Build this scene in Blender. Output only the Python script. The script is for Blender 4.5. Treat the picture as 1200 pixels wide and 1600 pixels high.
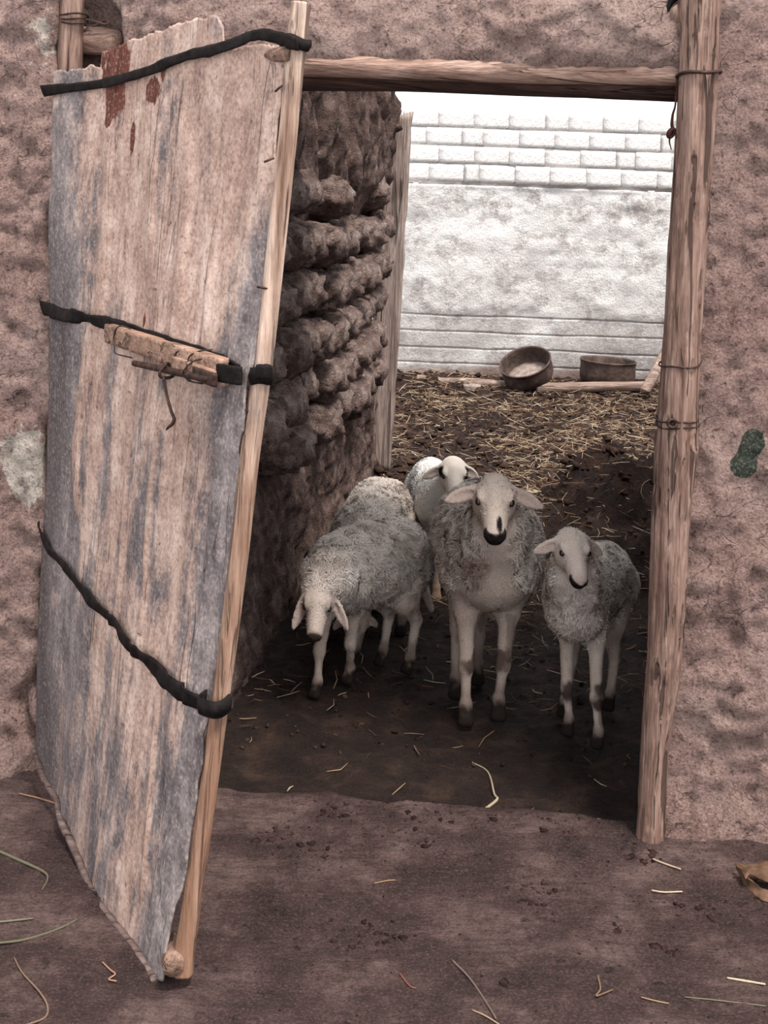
import bpy, math
import numpy as np
from mathutils import Vector, Matrix

for o in list(bpy.data.objects):
    bpy.data.objects.remove(o)
SC = bpy.context.scene
COL = SC.collection
RNG = np.random.default_rng(7)

# ------------------------------------------------------------------ camera
EYE, F, U0, V0, ROLL = 1.5, 2000.0, 600.0, 270.0, math.radians(2.0)
cam_d = bpy.data.cameras.new('camera')
cam = bpy.data.objects.new('camera', cam_d)
COL.objects.link(cam)
cam_d.sensor_fit = 'AUTO'
cam_d.sensor_width = 36.0
cam_d.lens = F / 1600 * 36
cam_d.shift_y = -(800 - V0) / 1600
cam_d.clip_start = 0.05
cam.matrix_world = Matrix.Translation((0, 0, EYE)) @ Matrix.Rotation(math.radians(90), 4, 'X') @ Matrix.Rotation(ROLL, 4, 'Z')
SC.camera = cam

# ------------------------------------------------------------------ sky, sun, exposure
world = bpy.data.worlds.new('sky')
SC.world = world
world.use_nodes = True
wn = world.node_tree.nodes['Background']
wn.inputs[0].default_value = (0.97, 0.98, 1.0, 1)
wn.inputs[1].default_value = 1.05
sun_d = bpy.data.lights.new('sun', 'SUN')
sun_d.energy = 3.3
sun_d.angle = math.radians(16)
sun_d.color = (1.0, 0.94, 0.87)
sun = bpy.data.objects.new('sun', sun_d)
COL.objects.link(sun)
sun.rotation_euler = Vector((-0.26, 0.36, -1.0)).to_track_quat('-Z', 'Y').to_euler()
SC.view_settings.view_transform = 'Standard'
SC.view_settings.look = 'None'
SC.view_settings.gamma = 1.0
SC.view_settings.use_curve_mapping = False
SC.view_settings.exposure = 0.80

# ------------------------------------------------------------------ geometry of the place
cR, sR = math.cos(ROLL), math.sin(ROLL)
def ray(u, v):
    a, b = u - U0, v - V0
    a0, b0 = a * cR + b * sR, -a * sR + b * cR
    return Vector((a0 / F, 1.0, -b0 / F))
def P(u, v, d):
    r = ray(u, v) * d
    return Vector((r.x, r.y, r.z + EYE))
def G(u, v, z=0.0):
    r = ray(u, v)
    return P(u, v, (z - EYE) / r.z)
W0 = Vector((0, 3.03, 0))                # front wall: a point of it, along, backwards
EU = Vector((0.9903, -0.1392, 0))
EV = Vector((0.1392, 0.9903, 0))
def WL(p):
    q = p - W0
    return q.dot(EU), q.dot(EV), p.z
def WW(wu, wv, z):
    return W0 + EU * wu + EV * wv + Vector((0, 0, z))
def on_wall(u, v, off=0.0):              # off > 0 towards the street
    r = ray(u, v)
    t = (W0.dot(EV) - off) / r.dot(EV)
    return P(u, v, t)
def srgb(r, g, b):
    f = lambda c: (c / 255 / 12.92) if c <= 10 else ((c / 255 + 0.055) / 1.055) ** 2.4
    return (f(r), f(g), f(b), 1.0)

# ------------------------------------------------------------------ noise
def _hash(ix, iy, iz, seed):
    h = (ix.astype(np.uint32) * np.uint32(374761393) + iy.astype(np.uint32) * np.uint32(668265263)
         + iz.astype(np.uint32) * np.uint32(2147483647) + np.uint32(seed * 974711 + 12345))
    h = (h ^ (h >> np.uint32(13))) * np.uint32(1274126177)
    h = (h ^ (h >> np.uint32(16))) * np.uint32(2246822519)
    return h ^ (h >> np.uint32(15))
def vnoise(x, y, z, seed=0):             # value noise, -1..1
    x, y, z = np.broadcast_arrays(np.asarray(x, float), np.asarray(y, float), np.asarray(z, float))
    fx, fy, fz = np.floor(x), np.floor(y), np.floor(z)
    ix, iy, iz = fx.astype(np.int64), fy.astype(np.int64), fz.astype(np.int64)
    tx, ty, tz = x - fx, y - fy, z - fz
    tx, ty, tz = [t * t * t * (t * (t * 6 - 15) + 10) for t in (tx, ty, tz)]
    out = 0
    for dx in (0, 1):
        for dy in (0, 1):
            for dz in (0, 1):
                v = _hash(ix + dx, iy + dy, iz + dz, seed).astype(np.float64) / 4294967295.0
                out = out + v * (tx if dx else 1 - tx) * (ty if dy else 1 - ty) * (tz if dz else 1 - tz)
    return out * 2 - 1
def fbm(x, y, z, seed=0, octv=4, gain=0.5):
    s, a, f = 0, 1.0, 1.0
    for i in range(octv):
        s = s + a * vnoise(np.asarray(x) * f, np.asarray(y) * f, np.asarray(z) * f, seed + i * 17)
        a *= gain
        f *= 2.03
    return s
def sstep(a, b, x):
    t = np.clip((np.asarray(x, float) - a) / (b - a), 0, 1)
    return t * t * (3 - 2 * t)

# ------------------------------------------------------------------ mesh and object helpers
def make_mesh(name, verts, faces, smooth=True, cols=None, uvs=None):
    me = bpy.data.meshes.new(name)
    verts = np.asarray(verts, dtype=np.float32)
    if isinstance(faces, np.ndarray):
        n, k = faces.shape
        me.vertices.add(len(verts))
        me.vertices.foreach_set('co', verts.ravel())
        me.loops.add(n * k)
        me.loops.foreach_set('vertex_index', faces.astype(np.int32).ravel())
        me.polygons.add(n)
        me.polygons.foreach_set('loop_start', np.arange(0, n * k, k, dtype=np.int32))
        me.update(calc_edges=True)
    else:
        me.from_pydata([tuple(map(float, v)) for v in verts], [], [tuple(map(int, f)) for f in faces])
        me.update()
    me.validate()
    if smooth:
        me.polygons.foreach_set('use_smooth', np.ones(len(me.polygons), dtype=bool))
    if cols is not None:
        c = np.ones((len(verts), 4), dtype=np.float32)
        c[:, :3] = np.asarray(cols)[:, :3]
        at = me.color_attributes.new('col', 'FLOAT_COLOR', 'POINT')
        at.data.foreach_set('color', c.ravel())
    if uvs is not None:
        at = me.attributes.new('st', 'FLOAT_VECTOR', 'POINT')
        q = np.zeros((len(verts), 3), dtype=np.float32)
        q[:, :2] = uvs
        at.data.foreach_set('vector', q.ravel())
    return me
def tag(o, label=None, cat=None, group=None, kind=None):
    if label: o['label'] = label
    if cat: o['category'] = cat
    if group: o['group'] = group
    if kind: o['kind'] = kind
    return o
def obj(name, me, mat=None, parent=None, loc=None):
    """link a mesh given in world coordinates; loc = where its origin goes"""
    o = bpy.data.objects.new(name, me)
    COL.objects.link(o)
    if mat is not None and not me.materials:
        me.materials.append(mat)
    if loc is None and parent is not None:
        loc = parent.matrix_world.translation if parent.type == 'EMPTY' or True else (0, 0, 0)
    if loc is not None:
        loc = Vector(loc)
        me.transform(Matrix.Translation(-loc))
    if parent is not None:
        o.parent = parent
        o.location = (Vector(loc) - ORG[parent.name])
        ORG[o.name] = Vector(loc)
    else:
        o.location = loc if loc is not None else (0, 0, 0)
        ORG[o.name] = Vector(o.location)
    return o
ORG = {}
PART_LABEL = {'strap': 'flat black rubber strap', 'strap_loop': 'black rubber loop round the pole', 'edge_pole': 'peeled wooden edge pole', 'latch_batten': 'pale wooden latch batten', 'slide_bolt': 'rusty round slide bolt', 'hook': 'thin hanging iron hook', 'screw': 'bright round screw head', 'sheet': 'dented sheet with flaking paint', 'rubber_loop': 'black rubber loop', 'dried_feed': 'pale dried crust', 'knot': 'lumpy brown knot', 'wire_tie': 'dark twisted wire', 'bottom_rim': 'dark folded rim', 'fleece': 'short woolly fleece', 'eye': 'dark eye'}
def part(name, me, mat, parent):
    """a part: mesh in world coordinates, its origin at its parent's origin"""
    o = bpy.data.objects.new(name, me)
    COL.objects.link(o)
    if name in PART_LABEL: o['label'] = PART_LABEL[name]
    if mat is not None and not me.materials:
        me.materials.append(mat)
    org = ORG[parent.name]
    me.transform(Matrix.Translation(-org))
    o.parent = parent
    ORG[o.name] = org
    return o
def thing(name, loc, label, cat, group=None):
    o = bpy.data.objects.new(name, None)
    COL.objects.link(o)
    o.location = loc
    ORG[o.name] = Vector(loc)
    return tag(o, label, cat, group)
def grid_faces(nu, nv, flip=False):
    i, j = np.meshgrid(np.arange(nu - 1), np.arange(nv - 1), indexing='ij')
    a = (i * nv + j).ravel()
    q = np.stack([a, a + nv, a + nv + 1, a + 1], 1)
    return q[:, ::-1] if flip else q
def spline(pts, n):
    """Catmull-Rom through pts, n samples"""
    p = np.array([tuple(q) for q in pts], float)
    if len(p) == 2:
        t = np.linspace(0, 1, n)[:, None]
        return p[0] * (1 - t) + p[1] * t
    p = np.vstack([2 * p[0] - p[1], p, 2 * p[-1] - p[-2]])
    m = len(p) - 3
    out = []
    for s in np.linspace(0, m - 1e-6, n):
        i = int(s); t = s - i
        a, b, c, d = p[i], p[i + 1], p[i + 2], p[i + 3]
        out.append(0.5 * (2 * b + (c - a) * t + (2 * a - 5 * b + 4 * c - d) * t * t + (3 * b - a - 3 * c + d) * t ** 3))
    return np.array(out)
def tube(pts, rad, seg=10, n=None, amp=0.0, freq=8.0, seed=0, flat=1.0, up=None, stretch=0.12, cap_bulge=0.0):
    """round or oval bar along a path; amp: bumpy bark relief, long in the direction of the grain"""
    n = n or max(2, len(pts))
    c = spline(pts, n) if n != len(pts) or len(pts) > 2 else np.array([tuple(q) for q in pts], float)
    n = len(c)
    rad = np.asarray(rad, float).ravel()
    r = np.interp(np.linspace(0, 1, n), np.linspace(0, 1, len(rad)), rad) if len(rad) > 1 else np.full(n, rad[0])
    t = np.gradient(c, axis=0)
    t /= np.linalg.norm(t, axis=1)[:, None] + 1e-12
    ref = np.array(up if up is not None else ((0, 0, 1) if abs(t[0][2]) < 0.8 else (0, 1, 0)), float)
    x = ref - t * (t @ ref)[:, None]
    x /= np.linalg.norm(x, axis=1)[:, None] + 1e-12
    y = np.cross(t, x)
    th = np.linspace(0, 2 * np.pi, seg, endpoint=False)
    L = np.concatenate([[0], np.cumsum(np.linalg.norm(np.diff(c, axis=0), axis=1))])
    rr = r[:, None] * np.ones(seg)[None]
    if amp:
        nn = fbm(np.cos(th)[None] * freq * 0.25 + 0 * L[:, None], np.sin(th)[None] * freq * 0.25 + 0 * L[:, None], L[:, None] * freq * stretch * 10 / 10 + seed * 3.1, seed, 4, 0.6)
        rr = rr + amp * nn
    v = c[:, None, :] + x[:, None, :] * (rr * np.cos(th)[None])[..., None] + y[:, None, :] * (rr * flat * np.sin(th)[None])[..., None]
    v = v.reshape(-1, 3)
    f = []
    for i in range(n - 1):
        for j in range(seg):
            k = (j + 1) % seg
            f.append((i * seg + j, i * seg + k, (i + 1) * seg + k, (i + 1) * seg + j))
    b0, b1 = len(v), len(v) + 1
    v = np.vstack([v, c[0] - t[0] * cap_bulge * r[0], c[-1] + t[-1] * cap_bulge * r[-1]])
    for j in range(seg):
        k = (j + 1) % seg
        f.append((b0, k, j))
        f.append((b1, (n - 1) * seg + j, (n - 1) * seg + k))
    return v, f
def tube_mesh(name, *a, **k):
    sm = k.pop('smooth', True)
    v, f = tube(*a, **k)
    return make_mesh(name, v, f, sm)
def rbox(size, bev=0.15, n=3, noise=0.0, freq=6.0, seed=0, power=None):
    """box with rounded, slightly irregular faces, centred; returns verts, quads"""
    V, FC = [], []
    idx = {}
    def vid(p):
        k = tuple(np.round(p, 6))
        if k not in idx:
            idx[k] = len(V); V.append(p)
        return idx[k]
    g = np.linspace(-1, 1, n + 1)
    for ax in range(3):
        for sg in (-1, 1):
            for i in range(n):
                for j in range(n):
                    q = []
                    for (a, b) in ((i, j), (i + 1, j), (i + 1, j + 1), (i, j + 1)):
                        p = np.zeros(3); p[ax] = sg; p[(ax + 1) % 3] = g[a]; p[(ax + 2) % 3] = g[b]
                        q.append(vid(p))
                    FC.append(q if sg > 0 else q[::-1])
    V = np.array(V)
    pw = power or 6
    nr = (np.abs(V) ** pw).sum(1) ** (1 / pw)
    V = V * (1 - bev) + (V / nr[:, None]) * bev
    if noise:
        d = fbm(V[:, 0] * freq * .3 + seed * 5.3, V[:, 1] * freq * .3, V[:, 2] * freq * .3, seed, 3)
        V = V * (1 + noise * d[:, None])
    return V * np.asarray(size) / 2, np.array(FC)

# ------------------------------------------------------------------ materials
class NT:
    def __init__(self, name):
        self.m = bpy.data.materials.new(name)
        self.m.use_nodes = True
        self.t = self.m.node_tree
        self.b = self.t.nodes['Principled BSDF']
        self.b.inputs['Specular IOR Level'].default_value = 0.25
        self.tc = self.t.nodes.new('ShaderNodeTexCoord').outputs['Object']
    def n(self, typ, out=0, props=None, **inp):
        nd = self.t.nodes.new(typ)
        for k, v in (props or {}).items():
            setattr(nd, k, v)
        for k, v in inp.items():
            k = k.replace('_', ' ') if not k.startswith('i') or not k[1:].isdigit() else int(k[1:])
            s = nd.inputs[k]
            if hasattr(v, 'is_linked') or isinstance(v, bpy.types.NodeSocket):
                self.t.links.new(v, s)
            else:
                s.default_value = v
        return nd.outputs[out]
    def map(self, scale=(1, 1, 1), rot=(0, 0, 0), src=None, loc=(0, 0, 0)):
        return self.n('ShaderNodeMapping', Vector=src or self.tc, Scale=scale, Rotation=rot, Location=loc)
    def noise(self, scale, detail=5, rough=0.6, vec=None, dist=0.0):
        return self.n('ShaderNodeTexNoise', Vector=vec or self.tc, Scale=scale, Detail=detail, Roughness=rough, Distortion=dist)
    def voro(self, scale, vec=None, feat='DISTANCE_TO_EDGE', rand=1.0):
        return self.n('ShaderNodeTexVoronoi', props={'feature': feat}, Vector=vec or self.tc, Scale=scale, Randomness=rand)
    def ramp(self, fac, stops, interp='LINEAR'):
        nd = self.t.nodes.new('ShaderNodeValToRGB')
        cr = nd.color_ramp
        cr.interpolation = interp
        while len(cr.elements) < len(stops):
            cr.elements.new(0.5)
        for e, (p, c) in zip(cr.elements, stops):
            e.position = p
            e.color = c if len(c) == 4 else (*c, 1)
        self.t.links.new(fac, nd.inputs[0])
        return nd.outputs[0]
    def g(self, fac, a, b, lo=0.0, hi=1.0):          # remap
        return self.n('ShaderNodeMapRange', Value=fac, From_Min=a, From_Max=b, To_Min=lo, To_Max=hi)
    def mix(self, fac, a, b, mode='MIX'):
        nd = self.t.nodes.new('ShaderNodeMix')
        nd.data_type = 'RGBA'
        nd.blend_type = mode
        for s, v in ((0, fac), (6, a), (7, b)):
            if isinstance(v, bpy.types.NodeSocket):
                self.t.links.new(v, nd.inputs[s])
            else:
                nd.inputs[s].default_value = v
        return nd.outputs[2]
    def math(self, op, a, b=0.0):
        nd = self.t.nodes.new('ShaderNodeMath')
        nd.operation = op
        for s, v in ((0, a), (1, b)):
            if isinstance(v, bpy.types.NodeSocket):
                self.t.links.new(v, nd.inputs[s])
            else:
                nd.inputs[s].default_value = v
        return nd.outputs[0]
    def attr(self, name, out=0):
        nd = self.t.nodes.new('ShaderNodeAttribute')
        nd.attribute_name = name
        return nd.outputs[out]
    def bump(self, h, dist, strength=1.0, normal=None):
        nd = self.t.nodes.new('ShaderNodeBump')
        nd.inputs['Strength'].default_value = strength
        nd.inputs['Distance'].default_value = dist
        self.t.links.new(h, nd.inputs['Height'])
        if normal is not None:
            self.t.links.new(normal, nd.inputs['Normal'])
        return nd.outputs[0]
    def grit(self, c, scale, amt, dark=(0.25, 0.2, 0.18, 1), light=None):
        n = self.noise(scale, 3, 0.6)
        c = self.mix(self.g(n, 0.50, 0.68, 0, amt), c, dark, 'MULTIPLY')
        if light: c = self.mix(self.g(n, 0.46, 0.32, 0, amt * 0.6), c, light)
        return c
    def done(self, color=None, normal=None, rough=0.9, metal=0.0, spec=None):
        for k, v in (('Base Color', color), ('Normal', normal), ('Roughness', rough), ('Metallic', metal)):
            if v is None: continue
            if isinstance(v, bpy.types.NodeSocket):
                self.t.links.new(v, self.b.inputs[k])
            else:
                self.b.inputs[k].default_value = v
        if spec is not None:
            self.b.inputs['Specular IOR Level'].default_value = spec
        return self.m
W1 = (1, 1, 1, 1); K0 = (0, 0, 0, 1)

def mud_material():
    t = NT('mud_plaster')
    big = t.noise(2.2, 5, 0.65)
    med = t.noise(14, 6, 0.7)
    c = t.ramp(big, [(0.3, srgb(148, 118, 111)), (0.5, srgb(174, 145, 137)), (0.68, srgb(192, 166, 157))])
    c = t.mix(t.g(med, 0.45, 0.72, 0.0, 0.28), c, srgb(118, 90, 85), 'MIX')
    pits = t.g(t.noise(60, 3, 0.6), 0.62, 0.72)
    c = t.mix(t.math('MULTIPLY', pits, 0.5), c, srgb(95, 70, 64))
    # limewash and paint marks that lie on the wall (attribute painted on the mesh)
    pm = t.attr('col')
    sep = t.n('ShaderNodeSeparateColor', 0, Color=pm)
    sepn = sep.node
    edge = t.noise(45, 4, 0.7)
    m1 = t.g(t.math('ADD', sepn.outputs[0], t.math('MULTIPLY', t.math('SUBTRACT', edge, 0.5), 1.3)), 0.5, 0.6)
    c = t.mix(m1, c, srgb(214, 202, 190))
    m2 = t.g(t.math('ADD', sepn.outputs[1], t.math('MULTIPLY', t.math('SUBTRACT', edge, 0.5), 0.8)), 0.45, 0.6)
    c = t.mix(t.math('MULTIPLY', m2, 0.92), c, srgb(38, 62, 50))
    m3 = sepn.outputs[2]
    c = t.mix(t.math('MULTIPLY', m3, 0.55), c, srgb(110, 82, 74))
    cr = t.g(t.voro(9, t.n('ShaderNodeVectorMath', props={'operation': 'ADD'}, i0=t.tc, i1=t.n('ShaderNodeTexNoise', 1, Scale=7.0, Detail=3.0))), 0.0, 0.014, 1.0, 0.0)
    crm = t.math('MULTIPLY', cr, t.g(t.noise(3.5), 0.5, 0.62))
    c = t.mix(t.math('MULTIPLY', crm, 0.35), c, srgb(80, 58, 54))
    h = t.math('ADD', t.math('MULTIPLY', t.noise(24, 9, 0.78), 1.2), t.math('MULTIPLY', t.noise(120, 4, 0.65), 0.5))
    h = t.math('SUBTRACT', h, t.math('MULTIPLY', crm, 0.6))
    h = t.math('SUBTRACT', h, t.math('MULTIPLY', pits, 0.35))
    c = t.grit(c, 170, 0.6, light=srgb(205, 186, 176))
    c = t.grit(c, 60, 0.45)
    return t.done(c, t.bump(h, 0.022, 1.0), 0.95)
def earth_material(name, c0, c1, c2, scale=3.0, bump=0.012, lines=False, spots=True):
    t = NT(name)
    c = t.ramp(t.noise(scale, 6, 0.65), [(0.32, c0), (0.5, c1), (0.68, c2)])
    med = t.noise(40, 5, 0.7)
    c = t.mix(t.g(med, 0.4, 0.75, 0, 0.6), c, c0)
    h = t.math('ADD', t.noise(35, 8, 0.75), t.math('MULTIPLY', t.noise(150, 3, 0.6), 0.4))
    if spots:
        s = t.g(t.noise(22, 3, 0.55), 0.66, 0.71)
        c = t.mix(t.math('MULTIPLY', s, 0.75), c, tuple(x * 0.25 for x in c0[:3]) + (1,))
    if lines:
        w = t.noise(60, 4, 0.6, t.map((0.16, 1.0, 1.0), (0, 0, math.radians(-14))))
        h = t.math('ADD', h, t.math('MULTIPLY', w, 1.1))
        c = t.mix(t.g(w, 0.45, 0.7, 0, 0.4), c, c0)
    c = t.grit(c, 190, 0.6, light=c2)
    return t.done(c, t.bump(h, bump, 1.0), 0.92)
def wood_material(name, c0, c1, c2, axis='Z', crack=0.7, rough=0.75, fine=1.0):
    t = NT(name)
    sc = {'Z': (1, 1, 0.06), 'X': (0.06, 1, 1), 'Y': (1, 0.06, 1)}[axis]
    m = t.map(sc)
    g1 = t.noise(38 * fine, 6, 0.65, m, 0.4)
    g2 = t.noise(140 * fine, 4, 0.6, m)
    c = t.ramp(g1, [(0.3, c0), (0.5, c1), (0.72, c2)])
    blot = t.noise(6, 4, 0.6)
    c = t.mix(t.g(blot, 0.45, 0.7, 0, 0.55), c, c0)
    crk = t.g(t.noise(34 * fine, 3, 0.5, m, 0.8), 0.585, 0.64)
    c = t.mix(t.math('MULTIPLY', crk, crack), c, tuple(x * 0.22 for x in c0[:3]) + (1,))
    h = t.math('SUBTRACT', t.math('ADD', g1, t.math('MULTIPLY', g2, 0.4)), t.math('MULTIPLY', crk, 0.9))
    c = t.mix(t.g(g2, 0.42, 0.66, 0, 0.5), c, tuple(x * 0.35 for x in c0[:3]) + (1,))
    return t.done(c, t.bump(h, 0.008, 1.0), rough)
def soiled_pole():
    m = wood_material('door_pole_wood', srgb(112, 84, 70), srgb(182, 154, 137), srgb(220, 197, 182), 'Z', 0.45)
    t = NT.__new__(NT)
    t.m, t.t = m, m.node_tree
    t.b = t.t.nodes['Principled BSDF']
    t.tc = [n for n in t.t.nodes if n.type == 'TEX_COORD'][0].outputs['Object']
    old = t.b.inputs['Base Color'].links[0].from_socket
    z = t.n('ShaderNodeSeparateXYZ', 2, Vector=t.tc)
    f = t.g(t.math('ADD', z, t.math('MULTIPLY', t.noise(9, 5, 0.7, t.map((1, 1, .3))), 0.9)), 1.5, 0.75)
    c = t.mix(t.math('MULTIPLY', f, 0.75), old, srgb(128, 90, 68), 'MIX')
    t.t.links.new(c, t.b.inputs['Base Color'])
    return m
def plain(name, c0, c1, scale=30, rough=0.8, metal=0.0, bump=0.002, spec=None):
    t = NT(name)
    n = t.noise(scale, 5, 0.65)
    return t.done(t.ramp(n, [(0.35, c0), (0.68, c1)]), t.bump(n, bump), rough, metal, spec)
def painted(name, rough=0.9, bump_scale=90, bump=0.002, var=0.25):
    """colour from the mesh's own pigment attribute plus fine variation"""
    t = NT(name)
    n = t.noise(bump_scale, 5, 0.65)
    c = t.mix(t.g(n, 0.35, 0.7, 0, var), t.attr('col'), tuple([0.18, 0.14, 0.12, 1]), 'MULTIPLY')
    return t.done(c, t.bump(n, bump), rough, 0.0, 0.1)

M = {}
M['mud'] = mud_material()
M['street'] = earth_material('packed_earth', srgb(42, 29, 28), srgb(76, 57, 55), srgb(120, 98, 94), 4.5, 0.016, True)
M['yard'] = earth_material('trodden_manure', srgb(30, 19, 17), srgb(54, 37, 32), srgb(88, 66, 55), 9.0, 0.045, False, False)
M['adobe'] = earth_material('adobe_brick', srgb(80, 60, 56), srgb(150, 125, 117), srgb(206, 186, 177), 14.0, 0.045, False, True)
M['adobe_wall'] = earth_material('adobe_mortar', srgb(64, 46, 43), srgb(114, 90, 83), srgb(166, 143, 135), 12.0, 0.045, False, True)
M['post'] = wood_material('weathered_post_wood', srgb(100, 73, 63), srgb(146, 118, 106), srgb(178, 151, 138), 'Z', 0.8, 0.75, 1.7)
M['pole'] = soiled_pole()
M['lintel'] = wood_material('lintel_wood', srgb(112, 84, 73), srgb(168, 138, 124), srgb(196, 168, 154), 'X', 0.6)
M['lintel_dark'] = wood_material('dark_beam_wood', srgb(52, 36, 32), srgb(80, 58, 52), srgb(104, 78, 70), 'X', 0.6)
M['batten'] = wood_material('latch_wood', srgb(122, 92, 77), srgb(164, 132, 114), srgb(184, 152, 134), 'X', 0.5)
M['plank'] = wood_material('grey_plank_wood', srgb(112, 94, 88), srgb(172, 154, 146), srgb(196, 180, 172), 'Z', 0.7)
M['log'] = wood_material('pale_log_wood', srgb(104, 84, 75), srgb(156, 134, 123), srgb(184, 162, 151), 'X', 0.5)
M['rubber'] = plain('black_rubber', srgb(10, 8, 8), srgb(36, 29, 28), 40, 0.75, 0, 0.003, 0.12)
M['iron'] = plain('rusty_iron', srgb(30, 21, 19), srgb(78, 55, 47), 60, 0.6, 0.3, 0.002)
M['wire'] = plain('dark_wire', srgb(38, 28, 26), srgb(78, 58, 50), 80, 0.6, 0.3, 0.001)
M['bolt'] = plain('zinc_screw', srgb(150, 150, 155), srgb(205, 205, 210), 60, 0.35, 0.8, 0.001)
M['cord'] = plain('brown_cord', srgb(40, 22, 19), srgb(82, 48, 40), 150, 0.9, 0, 0.003)
M['straw'] = painted('straw', 0.7, 120, 0.001, 0.2)
M['clod'] = painted('manure_clods', 0.95, 70, 0.01, 0.35)
M['sheep'] = painted('sheep_coat', 0.9, 220, 0.0025, 0.22)
M['wool'] = painted('wool_locks', 0.95, 300, 0.0005, 0.12)
M['eye'] = plain('dark_eye', (0.006, 0.004, 0.003, 1), (0.012, 0.008, 0.006, 1), 20, 0.12, 0, 0.0, 0.6)

# ================================================================== THE SETTING
def piece(name, me, parent, mtx):
    o = bpy.data.objects.new(name, me)
    COL.objects.link(o)
    o.parent = parent
    o.matrix_local = Matrix.Translation(-ORG[parent.name]) @ mtx
    return o
def axes(lo, hi, fine_lo, fine_hi, fine, coarse):
    a = np.arange(lo, fine_lo, coarse)
    b = np.arange(fine_lo, fine_hi, fine)
    c = np.arange(fine_hi, hi + coarse, coarse)
    return np.concatenate([a, b, c])
def wcoord(x, y):
    dx, dy = x - W0.x, y - W0.y
    return dx * EU.x + dy * EU.y, dx * EV.x + dy * EV.y
def polymask(x, y, poly, soft):
    """signed-ish mask: 1 inside a set of discs (cx, cy, rx, ry)"""
    m = np.zeros_like(x)
    for cx, cy, rx, ry in poly:
        m = np.maximum(m, sstep(1 + soft, 1 - soft, np.hypot((x - cx) / rx, (y - cy) / ry)))
    return m

def shell(fa, N):
    """front quads + the same quads N further on as the back + a rim along every open edge"""
    e = np.concatenate([fa[:, [0, 1]], fa[:, [1, 2]], fa[:, [2, 3]], fa[:, [3, 0]]])
    key = e.min(1).astype(np.int64) * (4 * N) + e.max(1)
    _, inv, cnt = np.unique(key, return_inverse=True, return_counts=True)
    e = e[cnt[inv] == 1]
    rim = np.stack([e[:, 1], e[:, 0], e[:, 0] + N, e[:, 1] + N], 1)
    return np.vstack([fa, fa[:, ::-1] + N, rim])
# post on the right of the doorway (pixel edges in the photo -> points of the wall plane)
POST_PX = [(0, 1062, 1124), (130, 1061, 1121), (300, 1051, 1109), (500, 1038, 1097), (640, 1028, 1090), (700, 1023, 1090), (800, 1019, 1080), (950, 1014, 1071), (1050, 1009, 1062), (1110, 1005, 1052), (1200, 1000, 1042), (1300, 994, 1038)]
post_c, post_r = [], []
for v, x0, x1 in POST_PX:
    p = on_wall((x0 + x1) / 2, v, 0.035)
    post_c.append(p)
    post_r.append((x1 - x0) / 2 / F * p.y)
pw = [WL(p) for p in post_c]
def post_wu(z):
    zz = np.array([q[2] for q in pw]); uu = np.array([q[0] for q in pw])
    k = np.argsort(zz)
    return np.interp(z, zz[k], uu[k])
LINTEL_L, LINTEL_R = on_wall(300, 106, 0.0), on_wall(1062, 116, 0.0)
def lintel_z(wu):
    a, b = WL(LINTEL_L), WL(LINTEL_R)
    return a[2] + (b[2] - a[2]) * (wu - a[0]) / (b[0] - a[0])

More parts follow.
